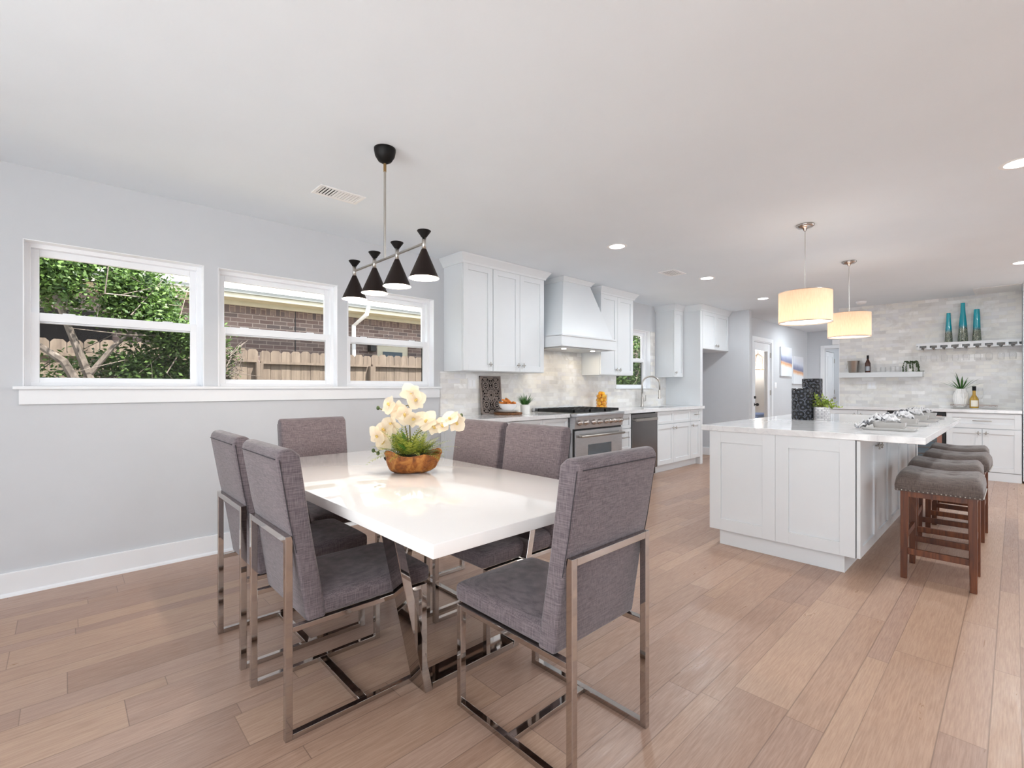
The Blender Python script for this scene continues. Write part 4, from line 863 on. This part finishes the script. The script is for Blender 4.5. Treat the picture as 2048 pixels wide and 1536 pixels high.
# ================================================================== DINING CHAIRS
def make_chair(label):
    t = thing('dining_chair', label, 'chair', group='grey upholstered dining chairs'); W = .43; hw = W/2; s = .024
    q = lambda nm, bm, mat, **k: mk(nm, bm, mat, t, world=False, **k)
    # seat
    bm = nb(); nx, ny = 10, 8
    for zt in (0, 1): pass
    def seatpt(i, j, top):
        u = .085+(.585-.085)*i/nx; v = -hw+.002+(W-.004)*j/ny; e = min(1, min(j, ny-j)/1.5)*min(1, (nx-i)/1.5); return (u, v, (.462+.016*e) if top else .390)
    g = [[[bm.verts.new(seatpt(i, j, k)) for j in range(ny+1)] for i in range(nx+1)] for k in (0, 1)]
    for i in range(nx):
        for j in range(ny): bm.faces.new((g[1][i][j], g[1][i+1][j], g[1][i+1][j+1], g[1][i][j+1])); bm.faces.new((g[0][i][j], g[0][i][j+1], g[0][i+1][j+1], g[0][i+1][j]))
    for i in range(nx):
        bm.faces.new((g[0][i][0], g[0][i+1][0], g[1][i+1][0], g[1][i][0])); bm.faces.new((g[0][i][ny], g[1][i][ny], g[1][i+1][ny], g[0][i+1][ny]))
    for j in range(ny):
        bm.faces.new((g[0][0][j], g[1][0][j], g[1][0][j+1], g[0][0][j+1])); bm.faces.new((g[0][nx][j], g[0][nx][j+1], g[1][nx][j+1], g[1][nx][j]))
    q('seat', bm, 'fabric', bevel=.022, seg=4)
    # backrest, leaning
    bm = nb(); prof = [(.070, .388), (.140, .388), (.128, .47), (.085, .72), (.048, .975), (.020, 1.0), (-.014, 1.0), (-.030, .975), (.006, .76), (.030, .65)]
    m = 4; rows = []
    for k in range(m+1): v = -hw-.004+(W+.008)*k/m; rows.append([bm.verts.new((u, v, z)) for u, z in prof])
    for a, b in zip(rows, rows[1:]):
        for k in range(len(prof)): bm.faces.new((a[k], a[(k+1) % len(prof)], b[(k+1) % len(prof)], b[k]))
    bm.faces.new(rows[0][::-1]); bm.faces.new(rows[-1]); b = q('backrest', bm, 'fabric', bevel=.012, seg=4)
    bm = nb()
    for yy in (-hw-.005, hw+.005): tube(bm, [(.034, yy, .64), (.010, yy, .76), (-.022, yy, .965)], .0016, 5)
    tube(bm, [(-.0305, -hw+.012, .966), (-.0305, hw-.012, .966)], .0017, 5); mk('piping', bm, 'piping', b, world=False)
    for sy in (-1, 1):
        y0, y1 = (sy*hw-s/2*sy-s/2, sy*hw-s/2*sy+s/2)
        bm = nb(); box(bm, 0, s, y0, y1, 0, .70); q('leg', bm, 'chrome', bevel=.0015)
        bm = nb(); box(bm, .54, .54+s, y0, y1, 0, .386); q('leg', bm, 'chrome', bevel=.0015)
        bm = nb(); box(bm, s, .54, y0, y1, 0, .02); q('floor_rail', bm, 'chrome', bevel=.0015)
        bm = nb(); box(bm, s, .54, y0, y1, .368, .387); q('seat_rail', bm, 'chrome', bevel=.0015)
    bm = nb(); box(bm, 0, s, -hw+s, hw-s, .676, .70); q('back_rail', bm, 'chrome', bevel=.0015)
    bm = nb(); box(bm, .275, .275+.03, -hw+s, hw-s, 0, .018); q('stretcher', bm, 'chrome', bevel=.0015)
    return t
c0 = make_chair('grey linen dining chair at the left side of the table, nearest the camera'); c0.location = (.548, 1.915, 0)
dup(c0, (.550, 2.484, 0), 0, 'grey linen dining chair on the left, farther from the camera')
dup(c0, (1.945, 2.33, 0), pi, 'grey linen dining chair on the kitchen side, partly behind the orchid')
dup(c0, (1.945, 1.845, 0), pi, 'grey linen dining chair on the kitchen side, nearest the range')
dup(c0, (1.255, 3.345, 0), -pi/2, 'grey linen dining chair at the far table end by the window wall')
dup(c0, (1.306, .897, 0), pi/2, 'grey linen dining chair at the near table end, its back toward the camera')
# ================================================================== STOOLS
def make_stool(label):
    t = thing('bar_stool', label, 'stool', group='saddle stools along the island'); L, W = .43, .375
    q = lambda nm, bm, mat, **k: mk(nm, bm, mat, t, world=False, **k)
    lx, ly, s = L/2-.015, W/2-.012, .042
    for sx in (-1, 1):
        for sy in (-1, 1):
            bm = nb(); x0, y0 = sx*lx, sy*ly; k = .010
            hexa(bm, [(x0-(s-k if sx > 0 else 0)+sx*0, y0-(s-k if sy > 0 else 0), 0), (x0+(s-k if sx < 0 else 0), y0-(s-k if sy > 0 else 0), 0), (x0+(s-k if sx < 0 else 0), y0+(s-k if sy < 0 else 0), 0), (x0-(s-k if sx > 0 else 0), y0+(s-k if sy < 0 else 0), 0)],
                 [(x0-(s if sx > 0 else 0), y0-(s if sy > 0 else 0), .57), (x0+(s if sx < 0 else 0), y0-(s if sy > 0 else 0), .57), (x0+(s if sx < 0 else 0), y0+(s if sy < 0 else 0), .57), (x0-(s if sx > 0 else 0), y0+(s if sy < 0 else 0), .57)])
            q('leg', bm, 'walnut', bevel=.003)
    for sx, z in ((-1, .155), (1, .155)): bm = nb(); xx = sx*(lx-s/2); box(bm, xx-.011, xx+.011, -ly+.03, ly-.03, z, z+.038); q('stretcher', bm, 'walnut', bevel=.002)
    for sy in (-1, 1): bm = nb(); yy = sy*(ly-s/2); box(bm, -lx+.03, lx-.03, yy-.011, yy+.011, .25, .288); q('stretcher', bm, 'walnut', bevel=.002)
    bm = nb()
    for sx in (-1, 1): xx = sx*(lx-.012); box(bm, xx-.01, xx+.01, -ly+.03, ly-.03, .52, .57)
    for sy in (-1, 1): yy = sy*(ly-.012); box(bm, -lx+.03, lx-.03, yy-.01, yy+.01, .52, .57)
    q('apron', bm, 'walnut')
    # saddle cushion with two tufts
    bm = nb(); nx, ny = 18, 26; hx, hy = L/2+.004, W/2+.012
    tufts = [(-.05, -.06), (-.05, .06), (.06, -.06), (.06, .06)]
    def pt(i, j):
        a = -1+2*i/nx; b = -1+2*j/ny; x = a*hx; y = b*hy
        z = .655+.022*abs(b)**1.6*(1)-.0
        ex = max(0, abs(a)-.72)/.28; ey = max(0, abs(b)-.80)/.20; z -= .030*ex**2+.045*ey**2.2
        for tx_, ty_ in tufts: z -= .016*math.exp(-((x-tx_)**2+(y-ty_)**2)/.0007)
        z += .010*(1-a*a)
        return (x, y, z)
    top = [[bm.verts.new(pt(i, j)) for j in range(ny+1)] for i in range(nx+1)]
    for i in range(nx):
        for j in range(ny): bm.faces.new((top[i][j], top[i+1][j], top[i+1][j+1], top[i][j+1]))
    rim = [top[i][0] for i in range(nx+1)]+[top[nx][j] for j in range(1, ny+1)]+[top[i][ny] for i in range(nx-1, -1, -1)]+[top[0][j] for j in range(ny-1, 0, -1)]
    prev = rim
    for z, k in ((.60, 1.012), (.57, 1.005), (.555, .995)):
        cur = [bm.verts.new((v.co.x*k, v.co.y*k, z if z < .6 else min(z, v.co.z-.01))) for v in rim]
        for a in range(len(rim)): bm.faces.new((prev[a], prev[(a+1) % len(rim)], cur[(a+1) % len(rim)], cur[a]))
        prev = cur
    bm.faces.new(prev); q('cushion', bm, 'stool_fabric', smooth=True)
    bm = nb()
    for k in range(19):
        y = -hy+.012+(2*hy-.024)*k/18
        for sx in (-1, 1): ball(bm, (sx*(hx+.002), y, .562), .0042, u=8, v=5)
    for k in range(21):
        x = -hx+.012+(2*hx-.024)*k/20
        for sy in (-1, 1): ball(bm, (x, sy*(hy+.002), .562), .0042, u=8, v=5)
    q('nailhead_trim', bm, 'nickel', smooth=True)
    bm = nb()
    for tx_, ty_ in tufts: ball(bm, (tx_, ty_, .650), .009, sz=.4, u=10, v=6)
    q('tuft_button', bm, 'stool_fabric', smooth=True)
    return t
s0 = make_stool('taupe saddle stool nearest the camera, front of the row'); s0.location = (4.075, .328, 0)
for x, y, rz, lab in ((4.73, .355, .03, 'taupe saddle stool second from the camera'), (5.40, .335, -.02, 'taupe saddle stool third from the camera'), (6.02, .36, .03, 'taupe saddle stool farthest from the camera, by the wine fridge')): dup(s0, (x, y, 0), rz, lab)
# ================================================================== ISLAND ITEMS
ZI = .9155
for x, y, r, h, lab in ((4.93, 1.345, .083, .285, 'shorter black embossed cylinder vase on the island'), (5.13, 1.315, .083, .375, 'taller black embossed cylinder vase behind the shorter one')):
    bm = nb(); lathe(bm, [(r*.97, 0), (r, .006), (r, h-.006), (r*.97, h), (r*.88, h), (r*.88, h-.1), (0, h-.1)], (0, 0, 0), 48); o = mk('embossed_vase', bm, 'vase_black'); smooth_angle(o, 40); o.location = (x, y, ZI); tag(o, lab, 'vase', 'black vases on the island')
t = thing('potted_greenery', 'lime green leafy plant in a silver mosaic pot on the island', 'potted plant', (4.98, 1.20, ZI))
bm = nb(); lathe(bm, [(.064, 0), (.066, .003), (.066, .118), (.061, .118), (.060, .10), (0, .10)], (0, 0, 0), 40); o = mk('mosaic_pot', bm, 'mosaic', t, world=False); smooth_angle(o, 40)
bm = nb(); b2 = nb(); rn = random.Random(8)
for k in range(34):
    a = rn.uniform(0, 6.28); el = rn.uniform(.1, 1.35); L = rn.uniform(.07, .14); p = V((.02*cos(a), .02*sin(a), .105)); pts = [p]
    for s in range(5): e = el+.25*s*.3; p = p+V((cos(a)*sin(e), sin(a)*sin(e), cos(e)))*L/5; pts.append(p)
    tube(b2, pts, .0015, 5)
    for p in pts[2:]:
        for _ in range(3):
            d = V((rn.gauss(0, 1), rn.gauss(0, 1), rn.gauss(.3, .7))).normalized(); s2 = d.orthogonal().normalized(); q = p; z_ = .024
            bm.faces.new([bm.verts.new(q+o) for o in (d*.002, d*z_*.4+s2*z_*.3, d*z_, d*z_*.4-s2*z_*.3)])
mk('leaves', bm, 'leaf_lime', t, world=False); mk('stems', b2, 'stem', t, world=False)
# place settings
def rect_dish(w_, l_, h_, th=.006, flare=.02):
    bm = nb(); prof = [(0, 0), (1-flare*4, 0), (1, h_), (1-.02, h_), (1-flare*4-.02, th), (0, th)]; n = 40; rings = []
    for r, z in prof:
        ring = []
        for k in range(n):
            a = 2*pi*k/n; ca, sa = cos(a), sin(a); f = (abs(ca)**5+abs(sa)**5)**(-1/5); ring.append(bm.verts.new((ca*f*w_*r, sa*f*l_*r, z)) if r > 0 else None)
        rings.append(ring if r > 0 else [bm.verts.new((0, 0, z))])
    for a, b in zip(rings, rings[1:]):
        for k in range(n):
            if len(a) == 1: bm.faces.new((a[0], b[(k+1) % n], b[k]))
            elif len(b) == 1: bm.faces.new((a[k], a[(k+1) % n], b[0]))
            else: bm.faces.new((a[k], a[(k+1) % n], b[(k+1) % n], b[k]))
    return bm
def napkin_mesh(seed):
    rn = random.Random(seed); bm = nb(); nu, nv = 44, 24; ph = [rn.uniform(0, 6.28) for _ in range(6)]; G = []
    for i in range(nu+1):
        u = i/nu; row = []
        for j in range(nv+1):
            v = -1+2*j/nv; y = -.05+.235*u; wd = .026+.03*abs(u-.28)+(.05*max(0, u-.6)); x = v*wd-.05*max(0, u-.4)
            base = .088-.02*(1-min(1, u/.15)) if u < .5 else max(.016, .088-.072*min(1, (u-.5)/.42)**1.3)
            nv_ = noise.noise(V((u*7+seed, v*2.2, seed)))*.034+noise.noise(V((u*16, v*5+seed, 3)))*.016; z = base+nv_+.008*sin(v*11+u*9+ph[2])-.014*v*v
            x += .009*sin(u*21+v*3+ph[3])+.022*noise.noise(V((u*5, seed, v*2))); y += .012*sin(v*5+ph[4]); row.append(bm.verts.new((x, y, max(z, .006))))
        G.append(row)
    for i in range(nu):
        for j in range(nv): bm.faces.new((G[i][j], G[i+1][j], G[i+1][j+1], G[i][j+1]))
    return bm
names = ['nearest the camera', 'second from the camera', 'third from the camera', 'farthest from the camera']
for k, x in enumerate((4.17, 4.79, 5.42, 5.98)):
    y = .60
    o = mk('dinner_plate', rect_dish(.125, .155, .018), 'plate', smooth=False); smooth_angle(o, 40); o.location = (x, y, ZI); tag(o, 'pale grey rounded square plate on the island, '+names[k], 'plate', 'plates set along the island')
    o = mk('square_bowl', rect_dish(.075, .092, .045, flare=.03), 'plate'); smooth_angle(o, 40); o.location = (x, y, ZI+.0075); tag(o, 'pale grey square bowl on its plate, '+names[k], 'bowl', 'bowls set along the island')
    o = mk('napkin', napkin_mesh(30+k), 'napkin', smooth=True); o.modifiers.new('s', 'SOLIDIFY').thickness = .0015; o.location = (x, y, ZI+.001); tag(o, 'crumpled white napkin with grey print on the bowl, '+names[k], 'napkin', 'napkins set along the island')
# ================================================================== COUNTER ITEMS LEFT
ZC = .9155
# carved panel
t = thing('carved_panel', 'grey carved openwork wood panel leaning on the backsplash', 'wall decor', (3.43, 3.945, ZC))
bm = nb(); W, HH = .30, .42
def ring(bm, cx, cz, r, wd, n=20):
    a = [[bm.verts.new((cx+rr*cos(2*pi*k/n), y, cz+rr*sin(2*pi*k/n))) for k in range(n)] for rr, y in ((r, 0), (r-wd, 0), (r-wd, .014), (r, .014))]
    for s in range(4):
        p, q = a[s], a[(s+1) % 4]
        for k in range(n): bm.faces.new((p[k], p[(k+1) % n], q[(k+1) % n], q[k]))
for a, b, c, d in ((-W/2, -W/2+.016, 0, HH), (W/2-.016, W/2, 0, HH), (-W/2, W/2, 0, .016), (-W/2, W/2, HH-.016, HH)): box(bm, a, b, 0, .016, c, d)
for cz in (.0, .21, .42):
    for cx in (0, -W/2, W/2):
        for a in range(12):
            an = 2*pi*a/12
            for r0, r1, wd in ((.016, .048, .011), (.058, .10, .014)):
                pts = []; 
                m0 = V((cx+cos(an)*r0, 0, cz+sin(an)*r0)); m1 = V((cx+cos(an)*r1, 0, cz+sin(an)*r1)); sd = V((-sin(an), 0, cos(an)))*wd; md = (m0+m1)/2
                poly = [m0, md-sd, m1, md+sd]
                if all(abs(p.x) < W/2 and 0 < p.z < HH for p in poly):
                    lo = [V((p.x, 0, p.z)) for p in poly]
                    for e in range(4): tube(bm, [lo[e]+V((0, .006, 0)), lo[(e+1) % 4]+V((0, .006, 0))], .005, 5)
        if abs(cx) < .01 and 0 < cz < HH: ring(bm, cx, cz, .056, .008)
for cx, cz in ((-.075, .105), (.075, .105), (-.075, .315), (.075, .315)): ring(bm, cx, cz, .045, .010); ring(bm, cx, cz, .02, .008)
b2 = nb(); box(b2, -W/2+.004, W/2-.004, .014, .018, .004, HH-.004)  # dark sheet painted in for the shade seen through the carved holes
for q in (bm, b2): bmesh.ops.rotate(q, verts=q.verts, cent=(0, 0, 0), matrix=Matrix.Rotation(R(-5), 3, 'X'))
mk('lattice', bm, 'carved', t, world=False); mk('hole_shade', b2, 'dark_int', t, world=False)
t = thing('wood_slab', 'round live edge wood slab under the white plates', 'serving board', (3.50, 3.77, ZC))
bm = nb(); lathe(bm, [(0, .0215), (.152, .0215)], (0, 0, 0), 40, cap=False); mk('cut_face', bm, 'slab', t, world=False)
bm = nb(); lathe(bm, [(0, 0), (.148, 0), (.156, .01), (.152, .022), (.150, .022)], (0, 0, 0), 40, cap=False); mk('bark_edge', bm, 'bark2', t, world=False)
for k in range(2):
    bm = nb(); lathe(bm, [(.05, 0), (.085, .002), (.118, .012), (.120, .014), (.116, .014), (.08, .006), (0, .005)], (0, 0, 0), 36); o = mk('side_plate', bm, 'white_cer'); smooth_angle(o, 50); o.location = (3.50, 3.77, ZC+.0225+k*.0155); tag(o, ('lower' if k == 0 else 'upper')+' white plate stacked on the round wood slab', 'plate', 'plates stacked on the wood slab')
bm = nb(); lathe(bm, [(.045, 0), (.055, .004), (.088, .03), (.105, .068), (.102, .069), (.084, .034), (.05, .010), (0, .008)], (0, 0, 0), 36); o = mk('serving_bowl', bm, 'white_cer'); smooth_angle(o, 50); o.location = (3.50, 3.77, ZC+.047); tag(o, 'white bowl filled with golden croissants', 'bowl')
rn = random.Random(2)
for k in range(9):
    a = rn.uniform(0, 6.28); rr = rn.uniform(.0, .055); bm = nb()
    pts = [(.042*cos(b), .030*sin(b), .006*cos(2*b)) for b in [pi*(.0+1.0*i/8) for i in range(9)]]; tube(bm, pts[:5], .010, 8, taper=1.4); tube(bm, pts[4:], .014, 8, taper=.6)
    o = mk('croissant', bm, 'bread', smooth=True); o.location = (3.50+rr*cos(a), 3.77+rr*sin(a), ZC+.105+.012*(k//3)+.012*(k > 6)); o.rotation_euler = (rn.uniform(-.5, .5)+(1.2 if k in (3, 7) else 0), rn.uniform(-.5, .5), a); tag(o, 'small golden croissant heaped in the white bowl', 'pastry', 'croissants in the white bowl')
t = thing('potted_grass', 'green grass plant in a white textured pot beside the range', 'potted plant', (3.78, 3.79, ZC))
bm = nb(); lathe(bm, [(.048, 0), (.050, .004), (.056, .098), (.052, .1), (.048, .085), (0, .085)], (0, 0, 0), 32); o = mk('pot', bm, 'terry', t, world=False); smooth_angle(o, 40)
bm = nb(); blades(bm, 120, .15, .0035, (0, 0, .085), random.Random(5), .35, .85, .02); mk('grass_blades', bm, 'leaf_dark', t, world=False)
# lemon jar
t = thing('glass_jar', 'clear glass jar full of lemons beside the range', 'jar', (5.29, 3.84, ZC))
bm = nb(); lathe(bm, [(0, .002), (.072, .002), (.078, .01), (.078, .205), (.076, .205), (.075, .012), (0, .008)], (0, 0, 0), 32, cap=False); mk('jar_body', bm, 'glass', t, world=False, smooth=True)
rn = random.Random(3)
LP = [(.047*cos(a+l*.6), .047*sin(a+l*.6), .032+l*.045) for l in range(4) for a in (0, 1.257, 2.513, 3.77, 5.027)]+[(.022*cos(a), .022*sin(a), .208) for a in (.5, 2.6, 4.7)]
for k, p in enumerate(LP):
    bm = nb(); ball(bm, (0, 0, 0), .0262, sx=1.12, u=14, v=10); ball(bm, (.029, 0, 0), .006, u=6, v=4); o = mk('lemon', bm, 'lemon', smooth=True); o.location = (5.29+p[0], 3.84+p[1], ZC+p[2]+.002); o.rotation_euler = (rn.uniform(0, 6), rn.uniform(0, 6), rn.uniform(0, 6)); tag(o, 'yellow lemon piled inside the glass jar', 'lemon', 'lemons in the glass jar')
# ================================================================== ORCHID
OX, OY = 1.33, 2.20
t = thing('orchid_arrangement', 'cream orchid and fern arrangement in a golden root wood bowl', 'flower arrangement', (OX, OY, .7605), rz=R(-42))
bm = nb(); n = 36; prof = [(.0, 0, 0), (.68, 0, 0), (.85, .03, 1), (.97, .085, 1), (1.03, .108, 1), (.96, .108, 1), (.8, .07, 1), (0, .06, 0)]; rings = []
for f, z, wv in prof:
    ring = []
    if f == 0: rings.append([bm.verts.new((0, 0, z))]); continue
    for k in range(n):
        a = 2*pi*k/n; rx = .148*(1+.08*cos(a)*(1 if z > .02 else 0))*f; ry = .085*f; wob = 1+.06*sin(3*a+1)+.04*sin(7*a+2)
        ring.append(bm.verts.new((rx*cos(a)*wob, ry*sin(a)*wob, z+(.012*sin(2*a+.5)+.008*sin(5*a)) * (1 if z > .05 else 0))))
    rings.append(ring)
for a, b in zip(rings, rings[1:]):
    for k in range(n):
        if len(a) == 1: bm.faces.new((a[0], b[(k+1) % n], b[k]))
        elif len(b) == 1: bm.faces.new((a[k], a[(k+1) % n], b[0]))
        else: bm.faces.new((a[k], a[(k+1) % n], b[(k+1) % n], b[k]))
o = mk('root_bowl', bm, 'root', t, world=False, smooth=True); o.modifiers.new('s', 'SUBSURF').render_levels = 2
tex = bpy.data.textures.new('rough', 'CLOUDS'); tex.noise_scale = .03; dm = o.modifiers.new('d', 'DISPLACE'); dm.texture = tex; dm.strength = .010; dm.mid_level = .5
bm = nb(); ball(bm, (0, 0, .075), 1, .135, .068, .03, 20, 10); mk('moss', bm, 'soil', t, world=False, smooth=True)
# fern fronds
bm = nb(); rn = random.Random(12)
for k in range(95):
    a = rn.uniform(0, 6.28); el = rn.uniform(.15, 1.55); L = rn.uniform(.11, .20); p = V((.09*cos(a)*rn.random(), .045*sin(a)*rn.random(), .095)); side = V((-sin(a), cos(a), 0))
    for s in range(13):
        f = s/12; e = el+.8*f*f; d = V((cos(a)*sin(e), sin(a)*sin(e), cos(e))); p = p+d*L/13; wl = .040*(1-f)**.7*min(1, f*4+.3)
        for sd in (-1, 1):
            tip = p+side*sd*wl+d*wl*.5; nn = d.cross(side)*.003
            bm.faces.new([bm.verts.new(q) for q in (p-d*.003, p+side*sd*wl*.5-d*.002, tip, p+side*sd*wl*.5+d*.006)])
    
mk('fern_fronds', bm, 'leaf_fern', t, world=False)
bm = nb(); blades(bm, 7, .15, .022, (0, 0, .085), random.Random(21), .7, 1.3, .02); mk('orchid_leaves', bm, 'leaf_dark', t, world=False, smooth=True)
# flower stems, given in camera-side plane coordinates: (right, height) about the bowl
def wp(r, z, d=0):  # right and toward directions as seen from the room; returns local coords
    wx, wy = .7272*r+.6865*d, -.6865*r+.7272*d; c, s_ = cos(R(42)), sin(R(42)); return V((wx*c-wy*s_, wx*s_+wy*c, z))
stems = [[(.0, .09), (-.01, .2), (-.035, .29), (-.06, .33), (-.09, .31), (-.13, .24), (-.16, .15), (-.155, .12), (-.168, .103), (-.19, .114)],
         [(.01, .09), (.005, .2), (.0, .30), (.0, .36), (-.03, .345), (-.09, .31), (-.13, .328), (-.166, .339)],
         [(.015, .09), (.02, .17), (.05, .215), (.10, .235), (.16, .255), (.21, .25), (.27, .272), (.277, .298)], [(.01, .09), (.0, .25), (.0, .40), (.03, .43)]]
bm = nb()
for s in stems:
    pts = [wp(*p) for p in s]; P2 = []
    for a, b in zip(pts, pts[1:]):
        for k in range(4): P2.append(a.lerp(b, k/4))
    P2.append(pts[-1]); 
    for _ in range(2): P2 = [P2[0]]+[(P2[i-1]+P2[i]*2+P2[i+1])/4 for i in range(1, len(P2)-1)]+[P2[-1]]
    tube(bm, P2, .0028, 7)
mk('flower_stems', bm, 'stem', t, world=False, smooth=True)
def flower(c, nrm, sz, seed):
    rn = random.Random(seed); bm = nb(); nrm = V(nrm).normalized(); a = nrm.orthogonal().normalized(); b = nrm.cross(a); tw = rn.uniform(0, 6.28)
    u_ = a*cos(tw)+b*sin(tw); v_ = nrm.cross(u_)
    for k in range(5):
        an = 2*pi*k/5; d = u_*cos(an)+v_*sin(an); s = nrm.cross(d); wd = sz*(.60 if k in (1, 4) else .36); L = sz*rn.uniform(.9, 1.05); rows = []; cup = rn.uniform(.15, .5)
        for i in range(6):
            f = i/5; w_ = wd*sin(pi*min(1, .12+f*.86))**.75; off = nrm*(cup*sz*(f**2)*.5-.1*sz*f)
            rows.append([bm.verts.new(c+d*L*f+off+s*w_*g+nrm*(.12*w_*g*g+.01*sz*sin(f*9+g*5))) for g in (-1, -.4, .4, 1)])
        for p, q in zip(rows, rows[1:]):
            for g in range(3): bm.faces.new((p[g], p[g+1], q[g+1], q[g]))
    o = mk('flower', bm, 'petal', t, world=False, smooth=True); b2 = nb(); ball(b2, c+nrm*.006, .006, u=8, v=6); ball(b2, c+nrm*.008-v_*.008, .005, 1.4, 1, 1.6, 8, 6); mk('flower_lip', b2, 'petal_y', o, world=False, smooth=True)
view = wp(0, 0, -1)
for k, (r, z, nr, nz, nd, sz) in enumerate([(.015, .415, -.3, -.3, 1, .062), (.04, .385, .5, .1, .8, .052), (-.10, .355, -.6, .3, .9, .05), (-.055, .325, .0, .2, 1, .05), (-.02, .30, .3, -.1, 1, .048), (.03, .285, .4, -.5, .9, .048), (-.085, .255, -.4, -.4, .9, .05), (-.125, .225, -.3, .2, 1, .055), (-.165, .195, -.6, -.2, .9, .056), (-.13, .165, 0, -.4, 1, .05),
        (.095, .275, -.2, .5, .9, .056), (.13, .245, .3, -.3, 1, .046), (.215, .285, -.3, .8, .7, .054), (.25, .265, .3, .1, 1, .05), (.175, .25, 0, .3, .9, .04)]):
    n_ = wp(nr, 0, -nd); flower(wp(r, z, -.02), (n_.x, n_.y, nz), sz*1.12, 50+k)
bm = nb()
for r, z in ((-.165, .34), (-.19, .115), (-.165, .10), (.275, .30), (.28, .275)): ball(bm, wp(r, z), .009, 1, 1, 1.3, 10, 8)
mk('buds', bm, 'bud', t, world=False, smooth=True)
